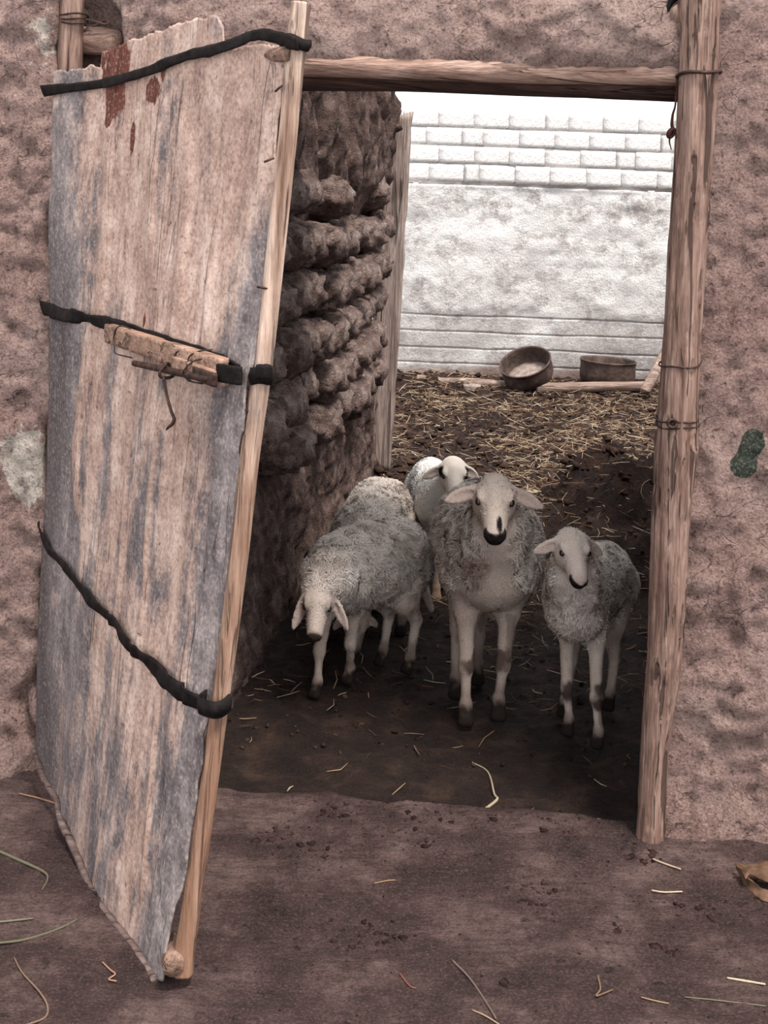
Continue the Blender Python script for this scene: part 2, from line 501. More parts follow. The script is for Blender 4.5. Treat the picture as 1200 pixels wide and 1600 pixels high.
def build_wall_front():
    us = axes(-3.6, 3.6, -1.72, 1.78, 0.0105, 0.06)
    zs = axes(-0.06, 2.25, -0.06, 2.02, 0.0105, 0.08)
    U, Z = np.meshgrid(us, zs, indexing='ij')
    h = 0.016 * fbm(U * 2.1, Z * 2.1, 0.3, 1, 3) + 0.008 * fbm(U * 9, Z * 9, 1.7, 2, 3) + 0.0055 * fbm(U * 34, Z * 34, 2.2, 3, 3)
    # the left side is coarser than the right, with knocked-out bits
    h += (U < -0.4) * 0.004 * fbm(U * 34, Z * 34, 5.0, 5, 3)
    pit = sstep(0.25, 0.6, fbm(U * 26, Z * 26, 9, 8, 3)) * (0.4 + 0.6 * sstep(-0.1, 0.3, fbm(U * 3, Z * 3, 4, 9, 2)))
    h -= 0.008 * pit
    # patches of mud skim: terraces
    ter = fbm(U * 3.2 + 3, Z * 2.4, 7, 21, 3)
    h += 0.008 * sstep(0.02, 0.07, ter) - 0.006 * sstep(0.30, 0.34, ter)
    base = 0.05 * np.exp(-np.clip(Z, 0, 9) / 0.055)
    h += base * (1 + 0.35 * fbm(U * 7, Z * 3, 2, 12, 3))
    # mud roll above the lintel, with ragged lower edge
    lz = lintel_z(U)
    inside = sstep(-0.62, -0.5, U) * sstep(post_wu(1.9) + 0.03, post_wu(1.9) - 0.03, U)
    h += inside * 0.030 * sstep(-0.03, 0.05, Z - lz) * sstep(0.30, 0.10, Z - lz)
    # hollow in which the pivot pole stands
    n0 = WL(on_wall(118, 40))
    w = 0.045 + 0.020 * fbm(Z * 9, 0, 1, 33, 3) + 0.035 * sstep(0.10, 0.02, np.abs(Z - n0[2] + 0.005)) * (U > n0[0])
    hol = sstep(1.25, 0.85, np.abs(U - n0[0] - 0.012) / w) * sstep(-0.15, 0.1, Z)
    h -= hol * 0.11
    c0 = WL(on_wall(45, 1120))
    h -= 0.05 * np.exp(-((U - c0[0] - 0.03 * np.sin(Z * 30)) / 0.018) ** 2) * sstep(0.42, 0.1, Z)
    # opening
    keep = ~((U > -0.505) & (U < post_wu(Z) - 0.0) & (Z < lz + 0.0))
    cu, cz = us, zs
    P3 = np.stack([W0.x + EU.x * U - EV.x * h, W0.y + EU.y * U - EV.y * h, Z], -1).reshape(-1, 3)
    # marks lying on the wall: limewash (r), green paint (g), darker band near the ground and darker pits (b)
    g0 = WL(on_wall(1168, 712)); g1 = WL(on_wall(1176, 690)); g2 = WL(on_wall(1161, 727))
    l0 = WL(on_wall(40, 730))
    r = polymask(U, Z, [(l0[0], l0[2], 0.055, 0.10), (l0[0] - 0.03, l0[2] + 0.02, 0.05, 0.06)], 0.75)
    r = np.maximum(r, 0.55 * polymask(U, Z, [(WL(on_wall(70, 60))[0], WL(on_wall(70, 60))[2], 0.06, 0.09)], 0.8))
    g = polymask(U, Z, [(g1[0], g1[2], 0.027, 0.030), (g2[0], g2[2], 0.030, 0.030), (g0[0], g0[2], 0.024, 0.035)], 0.22)
    b = sstep(0.10, 0.01, Z + 0.05 * fbm(U * 8, Z * 8, 0, 44, 3)) + 0.35 * pit * (U < 0)
    cols = np.stack([r, g, np.clip(b, 0, 1)], -1).reshape(-1, 3)
    nu, nz = len(us), len(zs)
    fa = grid_faces(nu, nz)
    K = keep.reshape(-1)
    fa = fa[K[fa].all(1)]
    back = np.stack([W0.x + EU.x * U + EV.x * 0.24, W0.y + EU.y * U + EV.y * 0.24, Z], -1).reshape(-1, 3)
    N = len(P3)
    me = make_mesh('wall_front', np.vstack([P3, back]), shell(fa, N), True, np.vstack([cols, cols]))
    o = obj('wall_front', me, M['mud'])
    tag(o, 'rough pinkish mud wall around the doorway', 'wall', kind='structure')
    return o
wall_front = build_wall_front()

# ---- ground
MOUND = P(1010, 800, 5.0)
def yard_h(x, y):
    wu, wv = wcoord(x, y)
    far = sstep(3.9, 5.6, y)
    h = 0.008 * fbm(x * 4, y * 4, 0.5, 51, 3) + (0.007 + 0.008 * far) * fbm(x * 15, y * 15, 0.2, 52, 4)
    h += (0.008 + 0.012 * far) * np.abs(fbm(x * 30, y * 30, 0.9, 53, 3))
    m = np.exp(-(((x - MOUND.x - 0.08) / 0.46) ** 2 + ((y - 5.25) / 0.62) ** 2))
    h += 0.40 * m * (1 + 0.35 * fbm(x * 6, y * 6, 3, 54, 4))
    h += 0.05 * sstep(8.6, 9.2, y)
    h -= 0.012 * sstep(0.0, 0.12, wv) + 0.045 * sstep(0.045, -0.02, wv)
    return h
def street_h(x, y):
    wu, wv = wcoord(x, y)
    h = 0.010 * fbm(x * 2.5, y * 2.5, 0.5, 61, 3) + 0.003 * fbm(x * 18, y * 18, 0.2, 62, 4)
    h += 0.0016 * np.sin((y * 0.97 + x * 0.24) * 260 + 3 * fbm(x * 3, y * 9, 0, 66, 3)) * sstep(-0.45, -0.6, x) * sstep(3.0, 2.9, y)
    h += 0.020 * sstep(-0.30, 0.02, wv) * sstep(0.10, -0.02, wv) * sstep(-0.1, 0.45, wu)
    return h
def build_floors():
    us = axes(-3.6, 3.6, -1.45, 1.55, 0.012, 0.08)
    vs = axes(-4.6, 0.05, -0.98, 0.05, 0.012, 0.15)
    vs = vs[vs < 0.055]
    U, Vv = np.meshgrid(us, vs, indexing='ij')
    Vv = Vv + (Vv > 0.03) * 0.03 * fbm(U * 5, 0, 0, 77, 4)
    X = W0.x + EU.x * U + EV.x * Vv; Y = W0.y + EU.y * U + EV.y * Vv
    Z = street_h(X, Y)
    Z[:, -1] -= 0.05
    me = make_mesh('floor_street', np.stack([X, Y, Z], -1).reshape(-1, 3), grid_faces(len(us), len(vs)))
    tag(obj('floor_street', me, M['street']), 'swept bare earth in front of the doorway', 'ground', kind='structure')
    us = axes(-3.6, 5.0, -0.62, 2.6, 0.025, 0.2)
    vs = axes(-0.10, 6.7, -0.10, 6.7, 0.022, 0.2)
    U, Vv = np.meshgrid(us, vs, indexing='ij')
    X = W0.x + EU.x * U + EV.x * Vv; Y = W0.y + EU.y * U + EV.y * Vv
    me = make_mesh('floor_yard', np.stack([X, Y, yard_h(X, Y)], -1).reshape(-1, 3), grid_faces(len(us), len(vs)))
    tag(obj('floor_yard', me, M['yard']), 'dark trodden manure ground of the yard behind the doorway', 'ground', kind='structure')
build_floors()

# ---- inner wall on the left: adobe bricks
def build_wall_left():
    vs = np.arange(0.26, 3.50, 0.014)
    ts = np.linspace(0, 1, 190)
    Vv, T = np.meshgrid(vs, ts, indexing='ij')
    top = 2.06 - 0.30 * sstep(2.7, 3.5, Vv) + 0.045 * fbm(Vv * 6, 0, 0, 71, 4)
    Z = -0.06 + T * (top + 0.06)
    rough = sstep(1.20, 1.45, Z); hup_ = (0.07 + 0.075 * sstep(2.5, 3.25, Vv)) * sstep(1.28, 1.5, Z)
    lump = fbm(Vv * 7, Z * 3.0, 0.4, 72, 4)
    h = 0.012 * fbm(Vv * 4, Z * 4, 0, 73, 3) + rough * (0.040 * lump + 0.015 * fbm(Vv * 25, Z * 14, 2, 74, 3))
    h += (1 - sstep(0.42, 0.58, Z)) * (0.045 + 0.014 * fbm(Vv * 12, Z * 12, 2, 75, 5, .65)) + 0.03 * sstep(0.2, 0.0, Z)
    h -= rough * 0.05 * sstep(0.15, 0.5, fbm(Vv * 5, Z * 2.2, 5, 76, 3))
    wu = -0.512 - 0.012 + h + hup_
    X = W0.x + EU.x * wu + EV.x * Vv; Y = W0.y + EU.y * wu + EV.y * Vv
    n, m = Vv.shape
    front = np.stack([X, Y, Z], -1).reshape(-1, 3)
    wb = -0.80
    back = np.stack([W0.x + EU.x * wb + EV.x * Vv, W0.y + EU.y * wb + EV.y * Vv, Z], -1).reshape(-1, 3)
    fa = grid_faces(n, m, False)
    fb = grid_faces(n, m, True) + n * m
    N = n * m
    rim = []
    idx = np.arange(N).reshape(n, m)
    loop = list(idx[:, 0]) + list(idx[-1, 1:]) + list(idx[::-1, -1][1:]) + list(idx[0, ::-1][1:-1])
    for a, b in zip(loop, loop[1:] + loop[:1]):
        rim.append((b, a, a + N, b + N))
    me = make_mesh('wall_left', np.vstack([front, back]), np.vstack([fa, fb, np.array(rim)]))
    o = obj('wall_left', me, M['adobe_wall'])
    tag(o, 'ruined adobe brick wall running back from the doorway', 'wall', kind='structure')
    # bricks, each its own piece
    meshes = []
    for k in range(7):
        V, FC = rbox((0.25, 0.33, 0.172), 1.0, 10, 0.10, 8, 90 + k, 2.6)
        d = fbm(V[:, 0] * 34, V[:, 1] * 40, V[:, 2] * 26, 200 + k, 4, .7)
        V = V * (1 + 0.09 * d[:, None])
        q = make_mesh('brick', V, FC)
        q.materials.append(M['adobe'])
        meshes.append(q)
    rot = Matrix((EU, EV, Vector((0, 0, 1)))).transposed().to_4x4()
    r = np.random.default_rng(5)
    rows = [0.47, 0.635, 0.80, 0.975, 1.15, 1.315]
    for i, z in enumerate(rows):
        s = 0.35 + 0.17 * (i % 2) + r.uniform(-.03, .03)
        while s < 3.14:
            if i == 5 and r.random() < 0.35 or i == 0 and r.random() < 0.3:
                s += 0.30; continue
            w = r.uniform(0.65, 1.15)
            mt = Matrix.Translation(WW(-0.512 + r.uniform(-0.03, 0.022), s + 0.165 * w, z + 0.085 + r.uniform(-.012, .012) + 0.02 * math.sin(s * 2.1))) @ rot @ Matrix.Rotation(r.uniform(-.22, .22), 4, 'X') @ Matrix.Rotation(r.uniform(-.10, .10), 4, 'Z') @ Matrix.Diagonal((r.uniform(.85, 1.1), w * r.uniform(0.86, 0.96), r.uniform(.88, 1.0), 1))
            piece('brick', meshes[r.integers(0, 7)], o, mt)
            s += 0.315 * w
    return o
wall_left = build_wall_left()

# ---- back wall of the yard: rough plaster below, four courses of blocks above
YB = 9.40
BU = Vector((0.9994, -0.0349, 0)); BV = Vector((0.0349, 0.9994, 0))
def BW(u, v, z):
    return Vector((0, YB, z)) + BU * u + BV * v
def blockmat():
    t = NT('whitewashed_block')
    n = t.noise(7, 6, 0.7)
    info = t.t.nodes.new('ShaderNodeObjectInfo').outputs['Random']
    c = t.ramp(n, [(0.3, srgb(222, 216, 213)), (0.5, srgb(242, 238, 236)), (0.7, srgb(249, 247, 246))])
    c = t.mix(t.math('MULTIPLY', info, 0.12), c, srgb(200, 192, 188))
    return t.done(c, t.bump(t.noise(30, 6, 0.7), 0.02), 0.95)
def plastermat():
    t = NT('limewashed_plaster')
    n = t.noise(5.0, 12, 0.86, t.map((1, 1, 1.15)), 0.0)
    c = t.ramp(n, [(0.38, srgb(164, 156, 155)), (0.45, srgb(206, 200, 198)), (0.50, srgb(240, 237, 236)), (0.7, srgb(250, 248, 247))])
    sepn = t.n('ShaderNodeSeparateColor', 0, Color=t.attr('col')).node
    fine = t.noise(12, 9, 0.8)
    m = t.math('MULTIPLY', sepn.outputs[0], t.g(fine, 0.3, 0.62, 0.25, 1.0))
    c = t.mix(m, c, srgb(166, 156, 154))
    c = t.mix(t.math('MULTIPLY', sepn.outputs[1], 0.85), c, srgb(120, 92, 80))
    h = t.math('ADD', t.noise(30, 9, 0.8), t.math('MULTIPLY', t.noise(70, 5, 0.6), 0.5))
    return t.done(c, t.bump(h, 0.020, 1.0), 0.95)
def build_wall_back():
    us = axes(-3.2, 5.2, -0.2, 2.6, 0.022, 0.15)
    zs = np.concatenate([np.arange(-0.05, 0.5, 0.006), np.arange(0.5, 1.4501, 0.0198)])
    U, Z = np.meshgrid(us, zs, indexing='ij')
    h = 0.02 * fbm(U * 1.5, Z * 1.5, 0, 81, 3)
    top_rough = sstep(0.42, 0.55, Z)
    h += top_rough * (0.007 * fbm(U * 9, Z * 12, 0, 82, 4) + 0.008)
    for z0 in (0.475, 0.355, 0.235, 0.12):
        zz = z0 + 0.006 * fbm(U * 3, 0, z0 * 50, 83, 2)
        h += -0.008 * np.exp(-((Z - zz) / 0.005) ** 2)
    h += 0.012 * sstep(1.40, 1.445, Z) * sstep(-1, 0.4, fbm(U * 4, 0, 1, 86, 3))
    low = sstep(0.62, 0.30, Z + 0.10 * fbm(U * 2, Z * 2, 0, 84, 3))
    # white splash running up to the right over the grey foot
    sp = np.exp(-(((Z - 0.30) - 0.40 * (U - 1.0)) / 0.06) ** 2) * sstep(0.55, 0.75, U) * sstep(1.6, 1.2, U)
    stripe = np.clip(0.75 * low * (1 - 0.9 * sp), 0, 1)
    dirt = np.clip(sstep(0.14, 0.02, Z + 0.05 * fbm(U * 3, Z * 5, 0, 85, 3)), 0, 1)
    z1 = fbm(U * 1.1 + 4, Z * 2.2, 0, 87, 4)
    stripe = np.maximum(stripe, 0.3 * sstep(0.1, 0.5, z1) * (1 - sp))
    cols = np.stack([stripe, dirt, 0 * dirt], -1).reshape(-1, 3)
    Pn = np.stack([BU.x * U - BV.x * h, YB + BU.y * U - BV.y * h, Z], -1).reshape(-1, 3)
    me = make_mesh('wall_back', Pn, grid_faces(len(us), len(zs)), True, cols)
    o = obj('wall_back', me, plastermat())
    md = o.modifiers.new('thickness', 'SOLIDIFY'); md.thickness = 0.2; md.offset = -1.0
    tag(o, 'whitewashed yard wall with block courses on top', 'wall', kind='structure')
    bm = blockmat()
    mm = plain('grey_mortar', srgb(196, 188, 184), srgb(228, 222, 218), 20, 0.95, 0, 0.01)
    V, FC = rbox((8.3, 0.184, 0.545), 0.02, 1)
    core = make_mesh('mortar_core', V, FC, False)
    core.materials.append(mm)
    R4 = Matrix((BU, BV, Vector((0, 0, 1)))).transposed().to_4x4()
    piece('mortar', core, o, Matrix.Translation(BW(1.0, 0.095, 1.445 + 0.2625)) @ R4)
    meshes = []
    for k in range(4):
        V, FC = rbox((0.2565, 0.19, 0.1302), 0.02, 4, 0.012, 6, 300 + k)
        q = make_mesh('block', V, FC, False); q.materials.append(bm); meshes.append(q)
    r = np.random.default_rng(11)
    for c in range(4):
        z = 1.452 + 0.0655 + c * 0.132
        u = -2.9 + (0.03, 0.16, 0.09, 0.20)[c]
        while u < 4.9:
            w = 1.0 + r.uniform(-.03, .03)
            if r.random() < 0.10: w = r.uniform(.42, .7)
            mt = Matrix.Translation(BW(u + 0.127 * w, 0.09 + r.uniform(-.004, .004), z)) @ R4 @ Matrix.Rotation(r.uniform(-.008, .008), 4, 'Y') @ Matrix.Diagonal((w * 1.0, 1, r.uniform(.97, 1.01), 1))
            piece('block', meshes[r.integers(0, 4)], o, mt)
            u += 0.2585 * w
    return o
wall_back = build_wall_back()

# ---- right boundary of the yard, low passage roof, added shade wall (all out of the picture)
def slab(name, corners_uvz, mat, label, cat):
    (u0, v0, z0), (u1, v1, z1) = corners_uvz
    us = np.linspace(0, 1, 24)
    V, FC = rbox((u1 - u0, v1 - v0, z1 - z0), 0.02, 8, 0.006, 20, 5)
    rot = Matrix((EU, EV, Vector((0, 0, 1)))).transposed()
    V = np.array([tuple(WW((u0 + u1) / 2, (v0 + v1) / 2, (z0 + z1) / 2) + rot @ Vector(p)) for p in V])
    return tag(obj(name, make_mesh(name, V, FC), mat), label, cat, kind='structure')
slab('passage_shade_wall', ((1.12, 0.245, -0.05), (1.35, 1.8, 2.10)), M['adobe_wall'], 'added unseen wall shading the right side of the passage', 'wall')  # put in to darken the passage, hidden behind the post
slab('wall_yard', ((3.1, 0.3, -0.05), (3.4, 6.5, 2.0)), M['mud'], 'mud wall on the far right side of the yard', 'wall')
ceil = slab('ceiling', ((-0.80, 0.245, 2.10), (1.25, 0.90, 2.22)), M['adobe_wall'], 'low mud roof over the passage behind the doorway', 'roof')

# ---- wood of the doorway
def lintel():
    a, b = on_wall(205, 99, -0.005), on_wall(1066, 116, 0.0)
    me = tube_mesh('lintel_log', [a, a.lerp(b, .3) + Vector((0, 0, .004)), a.lerp(b, .7) - Vector((0, 0, .003)), b], [0.031, 0.028, 0.027, 0.028], 18, 60, 0.0022, 14, 3, flat=1.0)
    tag(obj('trim_1', me, M['lintel'], loc=a), 'round wooden lintel log over the doorway', 'lintel', kind='structure')
    a, b = on_wall(205, 118, -0.075), on_wall(1068, 131, -0.075)
    me = tube_mesh('lintel_beam', [a, a.lerp(b, .5) + Vector((0, 0, .004)), b], [0.040, 0.034, 0.042], 14, 50, 0.003, 10, 9, flat=1.5)
    tag(obj('trim_2', me, M['lintel_dark'], loc=a), 'dark lintel beam behind the lintel log', 'lintel', kind='structure')
lintel()
def post():
    base = Vector((post_c[-1].x, post_c[-1].y, 0))
    t = thing('door_post', base, 'stout weathered tree-trunk post on the right of the doorway', 'post')
    cs = list(post_c); rs = list(post_r)
    z_dir = (cs[-1] - cs[-2])
    cs.append(cs[-1] + Vector((-0.004, 0, -0.06))); rs.append(rs[-1] * 1.06)
    up = cs[0] + (cs[0] - cs[1]).normalized() * 0.45
    cs.insert(0, up); rs.insert(0, rs[0])
    cc = spline(cs, 260)
    # radii by height
    zz = np.array([p.z for p in cs])[::-1]; rr = np.array(rs)[::-1]
    r = np.interp(cc[:, 2], zz, rr)
    v, f = tube(list(cc), r, 40, 260, 0.0, 1, 1)
    v = np.array(v)
    ax = np.vstack([np.repeat(cc, 40, 0), cc[:1], cc[-1:]])
    dv = v - ax
    th = np.arctan2(dv[:, 1], dv[:, 0])
    k = np.cos(th) * 1.5, np.sin(th) * 1.5
    grain = fbm(k[0] * 6, k[1] * 6, v[:, 2] * 2.2, 401, 4, .6)
    lum = fbm(k[0] * 1.2, k[1] * 1.2, v[:, 2] * 5, 402, 3)
    crack = sstep(0.16, 0.0, np.abs(fbm(k[0] * 2.2, k[1] * 2.2, v[:, 2] * 1.1, 403, 2))) * sstep(-0.1, 0.3, fbm(k[0], k[1], v[:, 2] * 3, 404, 2))
    chip = sstep(0.35, 0.6, fbm(k[0] * 5, k[1] * 5, v[:, 2] * 14, 405, 3))
    s = 1 + 0.05 * grain + 0.06 * lum - 0.10 * crack - 0.09 * chip
    v = ax + dv * s[:, None]
    part('trunk', make_mesh('trunk', v, f), M['post'], t)
    def ring(u0, u1, va, vb, rad, loops=1, seed=0, sag=0):
        for q in range(loops):
            pts = []
            dv_ = (q * 9)
            a, b = on_wall(u0, va + dv_, 0.035), on_wall(u1, vb + dv_, 0.035)
            c = (a + b) / 2; R_ = (b - a).length / 2 + 0.0035
            ex = (b - a).normalized()
            for s_ in range(22):
                an = 2 * math.pi * s_ / 21
                w = 0.0025 * math.sin(an * 3 + seed + q)
                pts.append(c + ex * (R_ * math.cos(an)) - EV * (R_ * math.sin(an)) + Vector((0, 0, w - sag * max(0, math.sin(an)))))
            part('wire_tie', tube_mesh('wire_tie', pts, rad, 6, 50), M['wire'], t)
    ring(1060, 1124, 118, 114, 0.0042, 1, 1, -0.002)
    ring(1032, 1092, 568, 567, 0.0022, 1, 2, 0.004)
    ring(1027, 1088, 652, 653, 0.0025, 2, 3, 0.004)
    k0 = on_wall(1050, 661, 0.035 + post_r[5] + 0.004)
    kp = [k0 + Vector((0.010 * math.cos(a * 2.4), -0.006 * math.sin(a * 1.7), 0.009 * math.sin(a * 2.4))) for a in np.linspace(0, 5.2, 22)]
    knot_ = part('wire_knot', tube_mesh('wire_knot', kp, 0.0035, 6, 44), M['wire'], t)
    e0 = on_wall(1049, 647, 0.035 + post_r[5] + 0.012)
    part('wire_end', tube_mesh('wire_end', [k0, e0 + Vector((.002, 0, 0))], 0.0018, 5, 4), M['wire'], knot_)
    # black rubber loop round a stub at the top
    lp = [on_wall(u, v, 0.022) for u, v in ((1078, -22), (1062, -12), (1047, 6), (1043, 24), (1048, 40), (1060, 51), (1075, 54))]
    part('rubber_loop', tube_mesh('rubber_loop', lp, 0.0085, 8, 40, 0.001, 20, 2, flat=1.7), M['rubber'], t)
    a, b = on_wall(1064, 22, -0.10), on_wall(1064, 22, 0.040)
    part('stub', tube_mesh('stub', [a, b], [0.026, 0.024], 14, 8, 0.002, 20, 4), M['post'], t)
    return t
post()
def pivot():
    a, b = on_wall(113, -40, -0.035), on_wall(80, 1170, -0.035)
    b = Vector((b.x, b.y, 0.0)); a = a + (a - b).normalized() * 0.35
    t = thing('pivot_pole', b, 'straight peeled pivot pole in the wall hollow at the top left', 'pole')
    part('pole_shaft', tube_mesh('pole_shaft', [a, b], [0.0305, 0.032], 26, 120, 0.0008, 24, 6, stretch=.02), M['post'], t)
    r = 0.034
    for q, vv in enumerate((24, 31, 37)):
        c = on_wall(116, vv, -0.035)
        pts = [c + EU * (r * math.cos(x)) - EV * (r * math.sin(x)) + Vector((0, 0, .0025 * math.sin(2 * x + q))) for x in np.linspace(0, 6.28, 24)]
        part('wire_tie', tube_mesh('wire_tie', pts, 0.0026, 6, 48), M['wire'], t)
    pts = [on_wall(u, v, o_) for u, v, o_ in ((134, 30, .0), (150, 34, .008), (164, 38, 0.01), (170, 35, 0.0), (162, 32, -0.01), (148, 40, 0.0), (134, 38, -.005))]
    part('wire_loop', tube_mesh('wire_loop', pts, 0.0024, 6, 40), M['wire'], t)
    a, b = on_wall(128, 62, -0.085), on_wall(186, 66, -0.045)
    t2 = obj('bracket_log', tube_mesh('bracket_log', [a - EU * 0.05, a.lerp(b, .5), b], [0.036, 0.035, 0.028], 16, 16, 0.002, 16, 8, cap_bulge=.3), M['lintel'], loc=a)
    tag(t2, 'short cut log behind the pivot pole set into the wall', 'log')
pivot()
def planks():
    def plank(name, top, bot, d, w, th, seed, label):
        a, b = P(*top, d), P(*bot, d)
        n = 46
        zs = np.linspace(0, 1, n)
        xs = np.linspace(-1, 1, 7)
        Vv = []
        for side in (0, 1):
            for i, q in enumerate(zs):
                c = b.lerp(a, q)
                for x in xs:
                    e = 0.006 * float(vnoise(q * 22, x * 2, seed)) 
                    zt = (0.018 * float(fbm(x * 2.3, seed, 3, seed, 3)) if i == n - 1 else 0)
                    p = c + EU * (x * (w / 2 + (e if abs(x) == 1 else 0))) + EV * (side * th) - EV * (0.004 * float(vnoise(x * 6, q * 3, seed + 4)) * (1 - side)) + Vector((0, 0, zt))
                    Vv.append(tuple(p))
        m = len(xs); N = n * m
        fa = grid_faces(n, m, True); fb = grid_faces(n, m, False) + N
        idx = np.arange(N).reshape(n, m)
        loop = list(idx[:, 0]) + list(idx[-1, 1:]) + list(idx[::-1, -1][1:]) + list(idx[0, ::-1][1:-1])
        rim = np.array([(p, q, q + N, p + N) for p, q in zip(loop, loop[1:] + loop[:1])])
        me = make_mesh(name, np.array(Vv), np.vstack([fa, fb, rim]), False)
        tag(obj(name, me, M['plank'], loc=b), label, 'plank')
    plank('jamb_plank', (626, 174), (592, 738), 6.46, 0.110, 0.05, 3, 'wide grey weathered plank at the far end of the adobe wall')
    plank('jamb_plank', (604, 186), (576, 738), 6.42, 0.030, 0.05, 8, 'narrow grey plank beside the wide one at the adobe wall end')
planks()

# ================================================================== THE SHEET METAL DOOR
HINGE = [(86, 110), (84, 200), (80, 480), (74, 700), (67, 900), (58, 1172)]
FREE = [(446, 72), (438, 190), (425, 330), (397, 560), (377, 700), (345, 1000), (322, 1140), (290, 1360), (256, 1530)]
def edge_curve(px, d_top, d_bot):
    v0, v1 = px[0][1], px[-1][1]
    return [P(u, v, d_top + (d_bot - d_top) * (v - v0) / (v1 - v0)) for u, v in px], [1 - (v - v0) / (v1 - v0) for u, v in px]
hp, ht = edge_curve(HINGE, 3.06, 3.10)
fp, ft = edge_curve(FREE, 2.37, 2.335)
hp = np.array([tuple(p) for p in hp])[::-1]; ht = np.array(ht)[::-1]
fp = np.array([tuple(p) for p in fp])[::-1]; ft = np.array(ft)[::-1]
def _ext(t, tt, pp):
    out = np.stack([np.interp(t, tt, pp[:, k]) for k in range(3)], -1)
    hi, lo = t > 1, t < 0
    d1 = (pp[-1] - pp[0])
    out = out + np.where(hi, t - 1, 0)[..., None] * d1 + np.where(lo, t, 0)[..., None] * d1
    return out
DN = np.cross(fp[0] - hp[0], hp[-1] - hp[0]); DN /= np.linalg.norm(DN)
if DN[1] > 0: DN = -DN
CREASE = []
def creases(s, t):
    out = 0.0
    for ts, ss, w in CREASE:
        c = np.interp(t, ts, ss)
        e = sstep(ts[0] - .02, ts[0] + .02, t) * sstep(ts[-1] + .02, ts[-1] - .02, t)
        out = out + np.exp(-((s - c - 0.004 * fbm(np.asarray(t) * 30, w * 100, 0, 504, 2)) / w) ** 4) * e
    return out
def dent(s, t):
    s = np.asarray(s, float); t = np.asarray(t, float)
    h = 0.012 * np.sin(s * 3.1) * np.sin(t * 4.0 + 0.6) + 0.006 * fbm(s * 3, t * 2.2, 0, 501, 3)
    h = h + 0.0040 * fbm(s * 9 + 0.8 * fbm(s * 2, t * 3, 0, 507, 2), t * 2.2, 0, 502, 3)
    h = h + 0.0009 * fbm(s * 36, t * 9, 0, 503, 3)
    h = h + 0.006 * creases(s, t)
    # lumpy hammered seam along the free edge
    seam = sstep(0.90, 0.915, s) * sstep(0.70, 0.62, t)
    h = h + seam * (0.004 + 0.004 * fbm(s * 14, t * 28, 0, 505, 2)) - 0.006 * np.exp(-((s - 0.902 - 0.008 * fbm(t * 14, 0, 0, 506, 2)) / 0.006) ** 2) * sstep(0.70, 0.62, t)
    return h
def door_base(s, t):
    s = np.asarray(s, float)[..., None]
    return _ext(np.asarray(t, float), ht, hp) * (1 - s) + _ext(np.asarray(t, float), ft, fp) * s
def door(s, t, off=0.0):
    return door_base(s, t) + DN * (dent(s, t) + off)[..., None] if np.ndim(s) else Vector(door_base(s, t) + DN * float(dent(s, t) + off))
def project(p):
    x, y, z = p[0] / p[1] * F, 0, -(p[2] - EYE) / p[1] * F
    return np.array([U0 + x * cR - z * sR, V0 + x * sR + z * cR])
def door_st(u, v):
    s, t = 0.5, 0.5
    for _ in range(14):
        f0 = project(door_base(s, t)) - (u, v)
        e = 1e-4
        J = np.stack([(project(door_base(s + e, t)) - (u, v) - f0) / e, (project(door_base(s, t + e)) - (u, v) - f0) / e], 1)
        ds = np.linalg.solve(J, -f0)
        s += float(np.clip(ds[0], -.4, .4)); t += float(np.clip(ds[1], -.4, .4))
    return s, t
def D(u, v, off=0.0):
    s, t = door_st(u, v)
    return door(s, t, off)

